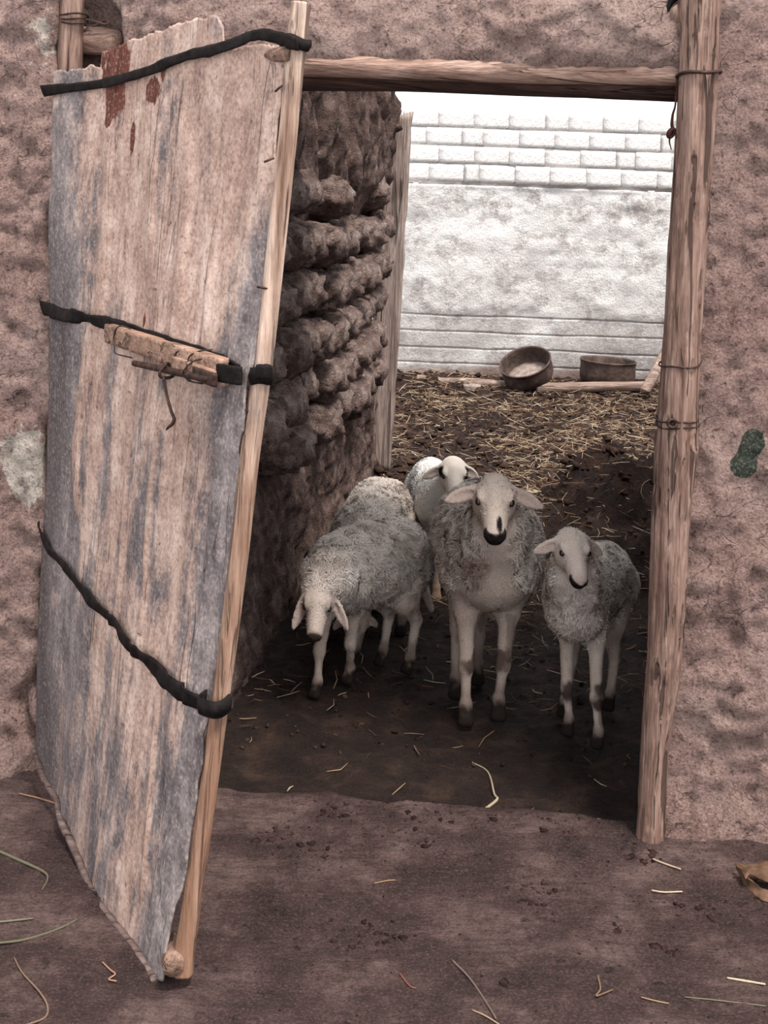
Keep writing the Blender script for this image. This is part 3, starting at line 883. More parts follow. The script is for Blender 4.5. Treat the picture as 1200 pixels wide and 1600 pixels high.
for _px, _w in (([(166, 190), (163, 300), (160, 400), (154, 490), (140, 560), (129, 640), (123, 700), (126, 790)], .026),
                ([(262, 640), (248, 760), (240, 900), (224, 1050)], .010), ([(288, 190), (286, 330), (282, 460), (278, 560)], .024),
                ([(212, 560), (208, 700), (200, 850), (188, 1000)], .008), ([(252, 1080), (240, 1250), (226, 1400)], .010), ([(330, 430), (325, 520)], .010), ([(236, 250), (228, 420)], .018)):
    _q = np.array([door_st(*x) for x in _px]); _o = np.argsort(_q[:, 1])
    CREASE.append((_q[_o, 1], _q[_o, 0], _w))
def sheetmat():
    t = NT('flaking_painted_sheet_metal')
    st = t.attr('st', 1)
    colr = t.attr('col')
    sep = t.n('ShaderNodeSeparateColor', 0, Color=colr).node
    warp = t.n('ShaderNodeVectorMath', props={'operation': 'MULTIPLY_ADD'}, i0=t.n('ShaderNodeTexNoise', 1, Vector=t.map((5, 4, 1), src=st), Scale=1.0, Detail=3.0), i1=(0.05, 0.09, 0.0), i2=st)
    m1 = t.map((7, 1.5, 1), src=warp)
    m2 = t.map((18, 3.4, 1), src=warp)
    m3 = t.map((60, 10, 1), src=warp)
    n1 = t.noise(1.0, 5, 0.62, m1, 0.4)
    n2 = t.noise(1.0, 7, 0.68, m2, 0.4)
    n3 = t.noise(1.0, 4, 0.6, m3, 0.3)
    iso = t.noise(11, 8, 0.72)
    grey = t.ramp(t.math('MULTIPLY', t.math('ADD', n2, iso), 0.5), [(0.36, srgb(84, 76, 78)), (0.5, srgb(126, 116, 116)), (0.62, srgb(156, 146, 144))])
    tan = t.ramp(t.math('MULTIPLY', t.math('ADD', n2, iso), 0.5), [(0.36, srgb(140, 112, 102)), (0.5, srgb(172, 144, 131)), (0.62, srgb(204, 180, 168))])
    f = t.math('ADD', t.math('MULTIPLY', n1, 0.85), t.math('MULTIPLY', n2, 0.45))
    f = t.math('ADD', f, t.math('MULTIPLY', iso, 0.42))
    f = t.math('ADD', f, t.math('MULTIPLY', t.math('SUBTRACT', sep.outputs[1], 0.5), 0.45))
    c = t.mix(t.g(f, 0.83, 0.95), grey, tan)
    # darker areas from the mesh mask
    dk = t.g(t.math('ADD', t.math('MULTIPLY', sep.outputs[2], 0.8), t.math('MULTIPLY', t.math('ADD', n2, iso), 0.35)), 0.45, 0.95)
    c = t.mix(t.math('MULTIPLY', dk, 0.75), c, srgb(74, 66, 68))
    # scratches, light and dark
    c = t.mix(t.math('MULTIPLY', t.g(n3, 0.66, 0.74), 0.3), c, srgb(224, 208, 196))
    c = t.mix(t.math('MULTIPLY', t.g(n3, 0.36, 0.28), 0.35), c, srgb(92, 78, 74))
    ck = t.noise(1.0, 3, 0.5, t.map((22, 1.6, 1), src=st, loc=(3, 1, 0)), 1.2)
    line = t.g(t.math('ABSOLUTE', t.math('SUBTRACT', ck, 0.5)), 0.0, 0.012, 1.0, 0.0)
    line = t.math('MULTIPLY', line, t.g(t.noise(1.0, 2, 0.5, t.map((6, 3, 1), src=st)), 0.5, 0.6))
    c = t.mix(t.math('MULTIPLY', line, 0.6), c, srgb(88, 72, 68))
    # brown primer where the paint has come off
    nr = t.noise(1.0, 6, 0.7, t.map((46, 9, 1), src=warp), 0.6)
    rust = t.g(t.math('ADD', sep.outputs[0], t.math('MULTIPLY', t.math('SUBTRACT', nr, 0.5), 2.2)), 0.52, 0.58)
    c = t.mix(rust, c, t.ramp(n3, [(0.3, srgb(74, 36, 27)), (0.7, srgb(112, 62, 48))]))
    pits = t.g(t.noise(50, 2, 0.5), 0.70, 0.73)
    c = t.mix(t.math('MULTIPLY', pits, 0.7), c, srgb(96, 60, 50))
    h = t.math('ADD', t.math('MULTIPLY', n2, 0.5), t.math('MULTIPLY', n3, 0.15))
    h = t.math('ADD', h, t.math('MULTIPLY', iso, 0.6))
    h = t.math('SUBTRACT', h, t.math('MULTIPLY', line, 0.5))
    c = t.grit(c, 130, 0.45, light=srgb(214, 198, 186))
    c = t.grit(c, 45, 0.4, (0.45, 0.38, 0.36, 1))
    return t.done(c, t.bump(h, 0.007, 1.0), 0.72, 0.0, 0.25)

def build_door():
    root = thing('metal_door', Vector(tuple(hp[0])), 'battered sheet metal door with flaking tan and grey paint, standing ajar', 'door')
    ns, nt = 190, 330
    S = np.linspace(0, 1.0, ns)
    top_px = [(86, 112), (96, 108), (108, 112), (118, 106), (128, 108), (138, 100), (146, 106), (152, 104), (154, 80), (166, 78), (176, 72), (192, 66), (200, 60), (214, 58), (230, 50), (246, 46), (262, 38), (280, 34), (296, 30), (308, 28), (318, 30), (330, 22), (338, 26), (344, 36), (347, 44), (348, 68), (352, 76), (400, 70), (446, 72)]
    bot_px = [(58, 1172), (76, 1215), (92, 1250), (108, 1278), (128, 1326), (150, 1376), (175, 1420), (205, 1465), (232, 1508), (250, 1530), (256, 1532)]
    tp = np.array([door_st(*q) for q in top_px]); bp = np.array([door_st(*q) for q in bot_px])
    TT = np.interp(S, tp[:, 0], tp[:, 1]) + 0.0016 * fbm(S * 120, 0, 0, 510, 2)
    TB = np.interp(S, bp[:, 0], bp[:, 1])
    q = np.linspace(0, 1, nt)
    Sg = np.repeat(S[:, None], nt, 1)
    Tg = TB[:, None] + (TT - TB)[:, None] * q[None]
    wig = sstep(0.97, 1.0, Sg) * 0.006 * fbm(Tg * 30, 0, 0, 511, 3)
    V = door(Sg - wig, Tg)
    # masks of the paint: r primer patches, g tan amount, b darker hinge side, foot and patch below the latch
    def pm(px, ru, rt, soft=.5):
        s0, t0 = door_st(*px)
        return sstep(1 + soft, 1 - soft, np.hypot((Sg - s0) / ru, (Tg - t0) / rt))
    r = np.maximum.reduce([pm((174, 100), .066, .050), pm((174, 150), .058, .034), pm((166, 182), .022, .018), pm((232, 142), .034, .018), pm((200, 212), .010, .025), pm((248, 108), .012, .016), pm((226, 500), .006, .01)]) * 1.0
    g = np.clip(0.34 + 0.55 * sstep(0.10, 0.35, Sg) * sstep(1.0, 0.80, Sg) * (0.5 + 0.5 * sstep(0.15, 0.7, Tg)) + 0.25 * sstep(0.6, 1.0, Tg), 0, 1)
    ridge = np.clip(creases(Sg, Tg), 0, 1)
    g = np.clip(g * 0.85 + 0.75 * ridge - 0.30 * sstep(0.90, 0.92, Sg) * sstep(.72, .6, Tg), 0, 1)
    b = np.clip(0.75 * sstep(0.26, 0.02, Sg + .05 * fbm(Tg * 5, Sg * 3, 0, 520, 3)) * sstep(0.95, 0.60, Tg) + 0.5 * pm((335, 640), .10, .07, .8) + 0.35 * sstep(0.3, 0.0, Tg) * sstep(.7, .2, Sg), 0, 1)
    cols = np.stack([r, g, b], -1).reshape(-1, 3)
    uv = np.stack([Sg * 1.0, Tg * 1.7], -1).reshape(-1, 2)
    me = make_mesh('sheet', V.reshape(-1, 3), grid_faces(ns, nt), True, cols, uv)
    sh = part('sheet', me, sheetmat(), root)
    md = sh.modifiers.new('thickness', 'SOLIDIFY'); md.thickness = 0.004; md.offset = -1.0
    # folded rim along the bottom
    pts = [D(u, v, 0.004) for u, v in bot_px[:-1]]
    pts = [p + Vector((0, 0, 0.002)) for p in pts]
    part('bottom_rim', tube_mesh('bottom_rim', pts, [0.007, 0.008, 0.009, 0.009, 0.008], 8, 90, 0.0022, 60, 12), M['plank_dark'], root)
    # rubber straps
    def strap(px, widths, off, seed, extra=None, flip=0):
        n = 90
        st = np.array([door_st(*q) for q in px])
        c2 = spline([(a, b_ * 1.0, 0) for a, b_ in st], n)[:, :2]
        w = np.interp(np.linspace(0, 1, n), np.linspace(0, 1, len(widths)), widths)
        C = np.array([tuple(door(float(a), float(b_), off)) for a, b_ in c2])
        T = np.gradient(C, axis=0); T /= np.linalg.norm(T, axis=1)[:, None]
        X = np.cross(T, DN); X /= np.linalg.norm(X, axis=1)[:, None]
        tw = 0.45 * fbm(np.linspace(0, 7, n), 0, 0, seed, 3)
        wv = w * (1 + 0.16 * fbm(np.linspace(0, 16, n), 2, 0, seed + 1, 3))
        Vs = []
        th = 0.0035
        for k in range(n):
            Nn = DN * math.cos(tw[k]) + X[k] * math.sin(tw[k]); Xx = X[k] * math.cos(tw[k]) - DN * math.sin(tw[k])
            bulge = 0.0014 + 0.0012 * math.sin(k * .5 + seed)
            for x, z in ((-1, 0), (-.55, bulge * .8), (0, bulge), (.55, bulge * .8), (1, 0), (1, -.002), (0, -.002), (-1, -.002)):
                Vs.append(C[k] + Xx * (x * wv[k] / 2) + Nn * z)
        m = 8
        fs = []
        for k in range(n - 1):
            for j in range(m):
                fs.append((k * m + j, k * m + (j + 1) % m, (k + 1) * m + (j + 1) % m, (k + 1) * m + j))
        fs.append(tuple(range(m))[::-1]); fs.append(tuple((n - 1) * m + j for j in range(m)))
        me = make_mesh('strap', np.array(Vs), fs)
        return part('strap', me, M['rubber'], root)
    strap([(78, 143), (100, 140), (130, 136), (165, 130), (200, 121), (235, 110), (265, 98), (300, 86), (335, 80), (370, 70), (400, 58), (425, 55), (450, 62), (480, 71)], [0.026, 0.024, 0.022, 0.022, 0.026, 0.024, 0.024, 0.024], 0.014, 31)
    strap([(73, 481), (100, 488), (130, 495), (160, 503), (190, 511), (230, 522), (270, 533), (310, 546), (350, 560), (385, 575)], [0.032, 0.036, 0.030, 0.026, 0.022, 0.018], 0.006, 32)
    strap([(67, 816), (74, 836), (90, 858), (112, 883), (140, 914), (165, 944), (195, 970), (222, 1005), (245, 1032), (275, 1062), (300, 1085), (325, 1100)], [0.014, 0.022, 0.026, 0.024, 0.030, 0.034, 0.032], 0.010, 33)
    # pole of the free edge
    POLE = [(471, 4, 16), (463, 70, 16), (452, 190, 15), (440, 300, 15), (424, 450, 15), (410, 575, 15), (392, 700, 15), (375, 850, 15), (357, 1000, 14), (338, 1140, 14), (322, 1260, 14), (306, 1370, 14), (291, 1470, 16), (283, 1518, 20)]
    pc, pr = [], []
    for u, v, r_ in POLE:
        p = P(u, v, 2.375 + (2.34 - 2.375) * (v / 1520))
        pc.append(p); pr.append(r_ / F * p.y)
    po = part('edge_pole', tube_mesh('edge_pole', pc, pr, 26, 240, 0.0018, 20, 41, stretch=.05), M['pole'], root)
    # strap turns round the pole
    def wrap(u0, v0, u1, v1, h, d, seed, name='strap_loop', mat=None):
        a, b_ = P(u0, v0, d), P(u1, v1, d)
        c = (a + b_) / 2; R_ = (b_ - a).length / 2 + .003
        ex = (b_ - a).normalized(); ey = Vector((0, -1, 0)); up = ex.cross(ey); up = up if up.z > 0 else -up
        n = 28
        Vs, fs = [], []
        for k in range(n):
            an = 2 * math.pi * k / n
            for rr, zz in ((0, -h / 2), (.003, 0), (0, h / 2), (-.004, h / 2), (-.004, -h / 2)):
                Vs.append(tuple(c + ex * ((R_ + rr) * math.cos(an)) + ey * ((R_ + rr) * math.sin(an)) + up * (zz + .002 * math.sin(3 * an + seed))))
        for k in range(n):
            for j in range(5):
                fs.append((k * 5 + j, k * 5 + (j + 1) % 5, ((k + 1) % n) * 5 + (j + 1) % 5, ((k + 1) % n) * 5 + j))
        part(name, make_mesh(name, np.array(Vs), fs), mat or M['rubber'], root)
    wrap(312, 1099, 358, 1098, 0.030, 2.345, 1)
    wrap(442, 62, 482, 72, 0.022, 2.372, 2)
    wrap(393, 585, 424, 585, 0.032, 2.36, 3)
    # cross bars behind the sheet, their cut ends at the pole
    for (u, v, d), (u2, v2, d2), seed, R_ in (((446, 84, 2.352), (400, 90, 2.50), 3, .014), ((271, 1508, 2.312), (262, 1470, 2.42), 4, .020)):
        part('crossbar', tube_mesh('crossbar', [P(u, v, d), P(u2, v2, d2)], [R_, R_], 16, 8, 0.001, 30, seed, cap_bulge=.04), M['crossbar'], root)
    # latch: wooden batten
    def bar(px0, px1, off, hgt, th, name, mat, seed, taper=1.0):
        a, b_ = D(*px0, off), D(*px1, off)
        ex = (b_ - a).normalized(); ez = Vector(DN); ey = ez.cross(ex)
        L = (b_ - a).length
        V_, FC_ = rbox((L, hgt, th), 0.10, 6, 0.02, 9, seed)
        k = 1 + (taper - 1) * (V_[:, 0] / L + .5)
        V_[:, 1] *= k
        V_ = np.array([tuple((a + b_) / 2 + ex * p[0] + ey * p[1] + ez * p[2]) for p in V_])
        return part(name, make_mesh(name, V_, FC_), mat, root)
    bar((184, 519), (374, 578), 0.020, 0.040, 0.022, 'latch_batten', M['batten'], 51, 1.15)
    bar((300, 566), (372, 590), 0.022, 0.030, 0.030, 'latch_block', M['batten'], 52, 1.0)
    a, b_ = D(237, 566, 0.034), D(366, 590, 0.040)
    part('slide_bolt', tube_mesh('slide_bolt', [a, b_], [.0065, .0070, .0070], 14, 30, .0003, 60, 3, cap_bulge=.5), M['iron'], root)
    a, b_ = D(345, 578, 0.040), D(372, 588, .044)
    plate_ = bar((338, 580), (377, 592), 0.044, 0.024, 0.010, 'bolt_plate', M['iron'], 53)
    c = D(349, 586, 0.052)
    part('screw', tube_mesh('screw', [c - Vector(DN) * .006, c], [.0052, .0050], 14, 4, cap_bulge=.4), M['bolt'], plate_)
    bar((372, 580), (402, 586), 0.030, 0.034, 0.010, 'hasp', M['rubber'], 54)
    kn = P(412, 581, 2.315)
    V_, FC_ = rbox((0.032, 0.02, 0.028), .7, 5, .06, 8, 8, 3)
    part('hasp_end', make_mesh('hasp_end', V_ + np.array(tuple(kn)), FC_), M['rubber'], root)
    # ring round the bolt and the hook hanging from it
    rc = D(294, 577, 0.036)
    ex = Vector((1, -.4, -.2)).normalized(); 
    pts = [rc + Vector(DN) * (0.013 * math.cos(x)) + Vector((0.004 * math.sin(2 * x), 0, 0.0145 * math.sin(x))) for x in np.linspace(0, 6.28, 20)]
    ring_ = part('hook_ring', tube_mesh('hook_ring', pts, .0034, 8, 40), M['iron'], root)
    pts = [D(u, v, o_) for u, v, o_ in ((296, 588, .046), (297, 615, .042), (300, 640, .038), (303, 652, .036), (300, 660, .036), (295, 664, .036), (292, 668, .036))]
    part('hook', tube_mesh('hook', pts, [.0042, .0042, .0045, .0055, .0045, .003], 8, 40, flat=.7), M['iron'], ring_)
    # wires holding the batten
    for px in ([(222, 513, .024), (213, 508, .034), (205, 514, .036), (202, 528, .036), (204, 540, .036), (207, 551, .034), (224, 558, .022)],
               [(354, 545, .03), (340, 547, .034), (329, 554, .038), (327, 566, .040), (327, 580, .046), (330, 592, .044), (340, 598, .03)],
               [(350, 558, .036), (338, 562, .044), (329, 575, .050), (326, 585, .048), (333, 592, .044)],
               [(318, 545, .030), (306, 548, .034), (303, 558, .036), (302, 568, .036)]):
        part('wire_tie', tube_mesh('wire_tie', [D(*q) for q in px], .0016, 6, 36), M['wire'], root)
    # nails bent over along the pole
    for (u0, v0), (u1, v1) in (((441, 134), (430, 143)), ((428, 247), (413, 253)), ((402, 448), (420, 451)), ((382, 640), (392, 643))):
        a, b_ = P(u0, v0, 2.352), P(u1, v1, 2.350)
        part('nail', tube_mesh('nail', [a, (a + b_) / 2 + Vector((0, -.004, 0)), b_], .0022, 6, 8), M['iron'], root)
    return root
M['crossbar'] = wood_material('cut_crossbar_wood', srgb(82, 60, 50), srgb(130, 102, 88), srgb(158, 130, 116), 'Y', .5)
M['plank_dark'] = wood_material('dark_rim', srgb(70, 54, 50), srgb(112, 94, 90), srgb(140, 124, 120), 'X', .5)
build_door()

# knotted cord hanging from the wire at the top of the post
def cord():
    px = [(1058, 120, .03), (1057, 140, .035), (1055, 165, .035), (1051, 180, .035), (1050, 196, .035), (1053, 204, .035)]
    pts = [on_wall(*q) for q in px]
    t = thing('knotted_cord', pts[0], 'frayed brown cord with a knot hanging beside the doorway post', 'cord')
    part('cord_strand', tube_mesh('cord_strand', pts, [.0018, .002, .003, .004, .004], 8, 40, .0006, 80, 5), M['cord'], t)
    k = on_wall(1049, 208, .035)
    kp = [k + Vector((.006 * math.cos(a * 2.2), .006 * math.sin(a * 1.3), .009 * math.sin(a * 2.2 + .5))) for a in np.linspace(0, 6, 26)]
    part('knot', tube_mesh('knot', kp, .0042, 8, 50, .0008, 80, 6), M['cord'], t)
    part('frayed_end', tube_mesh('frayed_end', [k, on_wall(1046, 220, .037), on_wall(1049, 234, .036)], [.003, .002, .0012], 6, 12), M['cord'], t)
cord()

# ================================================================== SHEEP
class Field:
    """signed distance grid, smooth union of rounded shapes, meshed with surface nets: one continuous body"""
    def __init__(self, lo, hi, h):
        self.lo, self.h = np.array(lo, float), h
        self.n = np.ceil((np.array(hi) - self.lo) / h).astype(int) + 1
        self.D = np.full(self.n, 1.0, np.float32)
    def _sub(self, lo, hi):
        a = np.clip(np.floor((np.array(lo) - self.lo) / self.h).astype(int), 0, self.n)
        b = np.clip(np.ceil((np.array(hi) - self.lo) / self.h).astype(int) + 1, 0, self.n)
        sl = tuple(slice(int(x), int(y)) for x, y in zip(a, b))
        ax = [self.lo[i] + self.h * np.arange(a[i], b[i]) for i in range(3)]
        return sl, np.stack(np.meshgrid(*ax, indexing='ij'), -1)
    def _put(self, sl, d, k, neg=False):
        A = self.D[sl]
        if neg:
            h = np.clip(0.5 - 0.5 * (A + d) / k, 0, 1)
            self.D[sl] = A * (1 - h) - d * h + k * h * (1 - h)
        else:
            h = np.clip(0.5 + 0.5 * (A - d) / k, 0, 1)
            self.D[sl] = A * (1 - h) + d * h - k * h * (1 - h)
    def cone(self, a, b, ra, rb, k=0.02, neg=False):
        a, b = np.array(a, float), np.array(b, float)
        m = max(ra, rb) + k + 0.02
        sl, p = self._sub(np.minimum(a, b) - m, np.maximum(a, b) + m)
        if p.size: self._put(sl, sd_cone(p, a, b, ra, rb), k, neg)
    def ell(self, c, semi, R=None, k=0.02, neg=False):
        m = max(semi) + k + 0.02
        c = np.array(c, float)
        sl, p = self._sub(c - m, c + m)
        if p.size: self._put(sl, sd_ell(p, c, semi, R), k, neg)
    def mesh(self):
        D = self.D; S = D < 0
        nx, ny, nz = D.shape
        cnt = np.zeros((nx - 1, ny - 1, nz - 1), np.uint8)
        offs = [(i, j, k) for i in (0, 1) for j in (0, 1) for k in (0, 1)]
        for i, j, k in offs:
            cnt += S[i:nx - 1 + i, j:ny - 1 + j, k:nz - 1 + k]
        act = (cnt > 0) & (cnt < 8)
        cell = np.argwhere(act)
        ids = np.full(act.shape, -1, np.int64); ids[act] = np.arange(len(cell))
        vals = np.stack([D[cell[:, 0] + i, cell[:, 1] + j, cell[:, 2] + k] for i, j, k in offs], 1).astype(float)
        acc = np.zeros((len(cell), 3)); num = np.zeros(len(cell))
        O = np.array(offs, float)
        for e0 in range(8):
            for e1 in range(e0 + 1, 8):
                if np.abs(O[e0] - O[e1]).sum() != 1: continue
                a, b = vals[:, e0], vals[:, e1]
                m = (a < 0) != (b < 0)
                t = np.where(m, a / np.where(np.abs(a - b) < 1e-12, 1, a - b), 0)
                acc += np.where(m[:, None], O[e0] + (O[e1] - O[e0]) * t[:, None], 0); num += m
        V = self.lo + self.h * (cell + acc / num[:, None])
        Q = []
        for ax in range(3):
            s0 = [slice(None)] * 3; s1 = [slice(None)] * 3
            s0[ax] = slice(0, -1); s1[ax] = slice(1, None)
            x = np.argwhere(S[tuple(s0)] != S[tuple(s1)])
            b, c = (ax + 1) % 3, (ax + 2) % 3
            x = x[(x[:, b] > 0) & (x[:, c] > 0) & (x[:, b] < D.shape[b] - 1) & (x[:, c] < D.shape[c] - 1)]
            sg = S[x[:, 0], x[:, 1], x[:, 2]]
            q = []
            for db, dc in ((1, 1), (0, 1), (0, 0), (1, 0)):
                y = x.copy(); y[:, b] -= db; y[:, c] -= dc
                q.append(ids[y[:, 0], y[:, 1], y[:, 2]])
            q = np.stack(q, 1)
            q[~sg] = q[~sg][:, ::-1]
            Q.append(q)
        Q = np.vstack(Q)
        return V, Q[(Q >= 0).all(1)]
def sd_cone(p, a, b, ra, rb):
    ab = b - a
    t = np.clip(((p - a) @ ab) / (ab @ ab + 1e-12), 0, 1)
    return np.linalg.norm(p - a - t[..., None] * ab, axis=-1) - (ra + (rb - ra) * t)
def sd_ell(p, c, semi, R=None):
    q = p - np.array(c, float)
    if R is not None:
        q = q @ np.array(R).T           # rows of R = axes
    r = np.array(semi, float)
    k0 = np.linalg.norm(q / r, axis=-1); k1 = np.linalg.norm(q / r ** 2, axis=-1)
    return k0 * (k0 - 1) / np.maximum(k1, 1e-9)
def unit(v):
    v = np.array(v, float)
    return v / (np.linalg.norm(v) + 1e-12)
A3 = lambda p: np.array(tuple(p), float)
WOOL_TRIS = 0

def sheep(label, S, H, sh, mid, hip, neck, head, f, hs, ears, front, hind, k=1.0, tail=None, wool=1.0, wool_len=0.016, n_wool=16000,
          lump=(0.006, 26), up=(0, 0, 1), base=(0.52, 0.46, 0.42), face=None, markings=None, head_roll=0.0, bare=None, seed=1, h=0.005, dirt=0.5, muzzle=0.0, sag=0.0, wool_neck=True):
    S, H, head = A3(S), A3(H), A3(head)
    a = unit(S - H); z = np.array([0, 0, 1.0]); l = unit(np.cross(z, a)); u = np.cross(a, l)
    Rb = np.stack([a, l, u])
    allp = [S, H, head] + [A3(q) for q in front + hind] + [A3(q) for q in ears]
    lo = np.min(allp, 0) - 0.26 * max(k, .8); hi = np.max(allp, 0) + 0.26 * max(k, .8)
    lo[2] = -0.03
    Fd = Field(lo, hi, h)
    L = np.linalg.norm(S - H)
    M_ = (S + H) / 2 - z * sag
    torso = [(S, (0.15 * k, sh[0], sh[1])), (M_, (L * 0.55 + 0.06 * k, mid[0], mid[1])), (H, (0.14 * k, hip[0], hip[1]))]
    for c, semi in torso:
        Fd.ell(c, semi, Rb, 0.05 * k)
    # neck
    f = unit(f)
    nk = [A3(q) for q, r in neck]; nr = [r for q, r in neck]
    for i in range(len(nk) - 1):
        Fd.cone(nk[i], nk[i + 1], nr[i], nr[i + 1], 0.045 * k)
    # legs
    for q, side in zip(front, (1, -1)):
        q = A3(q)
        sj = S + l * side * sh[0] * 0.50 - z * sh[1] * 0.35
        elbow = sj * 0.55 + q * 0.45; elbow[2] = max(q[2] + 0.26 * k, S[2] - sh[1] * 1.02); elbow -= a * 0.015 * k
        knee = elbow * 0.47 + q * 0.53 + a * 0.012 * k; knee[2] = q[2] + 0.155 * k
        fet = q + z * 0.052 * k - a * 0.006 * k
        Fd.cone(sj, elbow, 0.062 * k, 0.037 * k, 0.03 * k)
        Fd.cone(elbow, knee, 0.029 * k, 0.0200 * k, 0.02 * k)
        Fd.ell(knee, (0.022 * k, 0.0215 * k, 0.030 * k), None, 0.012 * k)
        Fd.cone(knee, fet, 0.0160 * k, 0.0150 * k, 0.012 * k)
        Fd.ell(fet, (0.021 * k, 0.021 * k, 0.02 * k), None, 0.010 * k)
        toe = q + a * 0.016 * k + z * 0.010 * k
        for sd in (-1, 1):
            Fd.cone(fet, toe + l * sd * 0.009 * k, 0.015 * k, 0.0165 * k, 0.006)
    for q, side in zip(hind, (1, -1)):
        q = A3(q)
        hj = H + l * side * hip[0] * 0.50 - z * hip[1] * 0.2 - a * 0.02 * k
        stif = hj * 0.62 + q * 0.38 + a * 0.055 * k; stif[2] = max(H[2] - hip[1] * 0.95, 0.27 * k)
        hock = q + z * 0.185 * k - a * 0.060 * k; hock[:2] = hock[:2] * 0.8 + (stif[:2] - a[:2] * .05 * k) * 0.2
        fet = q + z * 0.055 * k - a * 0.010 * k
        Fd.cone(hj, stif, 0.082 * k, 0.058 * k, 0.04 * k)
        Fd.cone(stif, hock, 0.050 * k, 0.023 * k, 0.025 * k)
        Fd.cone(hock, fet, 0.0205 * k, 0.0165 * k, 0.012 * k)
        Fd.ell(fet, (0.021 * k, 0.021 * k, 0.02 * k), None, 0.010 * k)
        toe = q + a * 0.016 * k + z * 0.010 * k
        for sd in (-1, 1):
            Fd.cone(fet, toe + l * sd * 0.009 * k, 0.015 * k, 0.0165 * k, 0.006)
    if tail:
        tp = [A3(q) for q, r in tail]
        for i in range(len(tp) - 1):
            Fd.cone(tp[i], tp[i + 1], tail[i][1], tail[i + 1][1], 0.02)
    # head
    hup = unit(np.array(up, float) - f * (np.array(up, float) @ f)); hr = np.cross(hup, f)
    ca, sa = math.cos(head_roll), math.sin(head_roll)
    hup, hr = hup * ca + hr * sa, hr * ca - hup * sa
    Rh = np.stack([f, hr, hup])
    HP = lambda x, y, zz: head + (f * x + hr * y + hup * zz) * hs
    Fd.ell(HP(0, 0, 0), (.064 * hs, .051 * hs, .047 * hs), Rh, .02 * hs)
    Fd.ell(HP(-.015, 0, .020), (.045 * hs, .042 * hs, .030 * hs), Rh, .03 * hs)
    Fd.cone(HP(.02, 0, .004), HP(.128, 0, -.014), .047 * hs, .030 * hs, .02 * hs)
    Fd.cone(HP(.03, 0, .030), HP(.118, 0, .008), .025 * hs, .0195 * hs, .02 * hs)
    Fd.cone(HP(-.01, 0, -.036), HP(.116, 0, -.028), .036 * hs, .0165 * hs, .02 * hs)
    Fd.ell(HP(.145, 0, -.008), (.013 * hs, (.024 + muzzle) * hs, .017 * hs), Rh, .014 * hs)
    Fd.ell(HP(.134, 0, -.031), (.016 * hs, (.017 + muzzle) * hs, .010 * hs), Rh, .008 * hs)
    for sd in (-1, 1):
        Fd.ell(HP(.012, sd * .030, -.020), (.042 * hs, .024 * hs, .034 * hs), Rh, .02 * hs)
        Fd.ell(HP(.034, sd * .040, .033), (.024 * hs, .0125 * hs, .012 * hs), Rh, .012 * hs)      # brow ridge
        Fd.ell(HP(.048, sd * .050, .021), (.014 * hs, .007 * hs, .010 * hs), Rh, .008 * hs, True)    # eye hollow
        Fd.ell(HP(.160, sd * .013, -.005), (.008 * hs, .004 * hs, .006 * hs), Rh, .004 * hs, True)  # nostril
    Fd.ell(HP(.146, 0, -.0255), (.022 * hs, .022 * hs, .0022), Rh, .004 * hs, True)                   # mouth
    ear_info = []
    for sd, tip in zip((-1, 1), ears):
        tip = A3(tip)
        b0 = HP(-.012, sd * .044, .016)
        e = unit(tip - b0); EL = np.linalg.norm(tip - b0)
        nrm = unit(f * 0.8 + hup * 0.45 - e * ((f * 0.8 + hup * 0.45) @ e)); wd = np.cross(nrm, e)
        Re = np.stack([e, wd, nrm])
        c = b0 + e * EL * 0.52
        Fd.ell(b0 + e * EL * .42, (EL * 0.42, .0215 * hs, max(.0085 * hs, .0068)), Re, .010)
        Fd.ell(b0 + e * EL * .70, (EL * 0.32, .0115 * hs, max(.0075 * hs, .0064)), Re, .014)
        Fd.cone(b0 - e * .01, b0 + e * EL * .35, .016 * hs, .011 * hs, .012)
        Fd.ell(c + nrm * .0085 * hs, (EL * 0.40, .0120 * hs, .0055 * hs), Re, .005, True)
        ear_info.append((c, Re, EL))
    # wool relief
    near = np.abs(Fd.D) < 0.03
    ii = np.argwhere(near)
    pp = Fd.lo + Fd.h * ii
    def torso_d(p):
        d = np.min([sd_ell(p, c, s, Rb) for c, s in torso], 0)
        if wool_neck:
            for i in range(len(nk) - 1):
                d = np.minimum(d, sd_cone(p, nk[i], nk[i + 1], nr[i], nr[i + 1]))
        return d
    def woolness(p):
        w = sstep(0.055 * k, 0.004, torso_d(p))
        hd = np.linalg.norm(p - HP(.05, 0, -.01), axis=-1)
        w = w * sstep(.080 * hs, .105 * hs, hd)
        if bare is not None: w = w * (1 - bare(p, a, l, S))
        return w
    wl = woolness(pp)
    dd = lump[0] * fbm(pp[:, 0] * lump[1], pp[:, 1] * lump[1], pp[:, 2] * lump[1], seed, 3) * wl
    Fd.D[near] -= dd.astype(np.float32)
    g = Fd.lo[2] + Fd.h * np.arange(Fd.n[2])
    Fd.D = np.maximum(Fd.D, (-(g + 0.004))[None, None, :].astype(np.float32))
    V, Q = Fd.mesh()
    # a light smoothing pass
    for _ in range(2):
        acc = np.zeros_like(V); num = np.zeros(len(V))
        for i in range(4):
            for j in ((i + 1) % 4, (i + 3) % 4):
                np.add.at(acc, Q[:, i], V[Q[:, j]]); np.add.at(num, Q[:, i], 1)
        V = V * 0.5 + 0.5 * acc / np.maximum(num, 1)[:, None]
    # pigment
    C = np.tile(np.array(base), (len(V), 1))
    wv = woolness(V)
    nz = fbm(V[:, 0] * 9, V[:, 1] * 9, V[:, 2] * 9, seed + 5, 4)
    fc = np.array(face if face is not None else np.array(base) * np.array([1.0, 0.94, 0.90]))
    C = C * wv[:, None] + fc * (1 - wv[:, None])
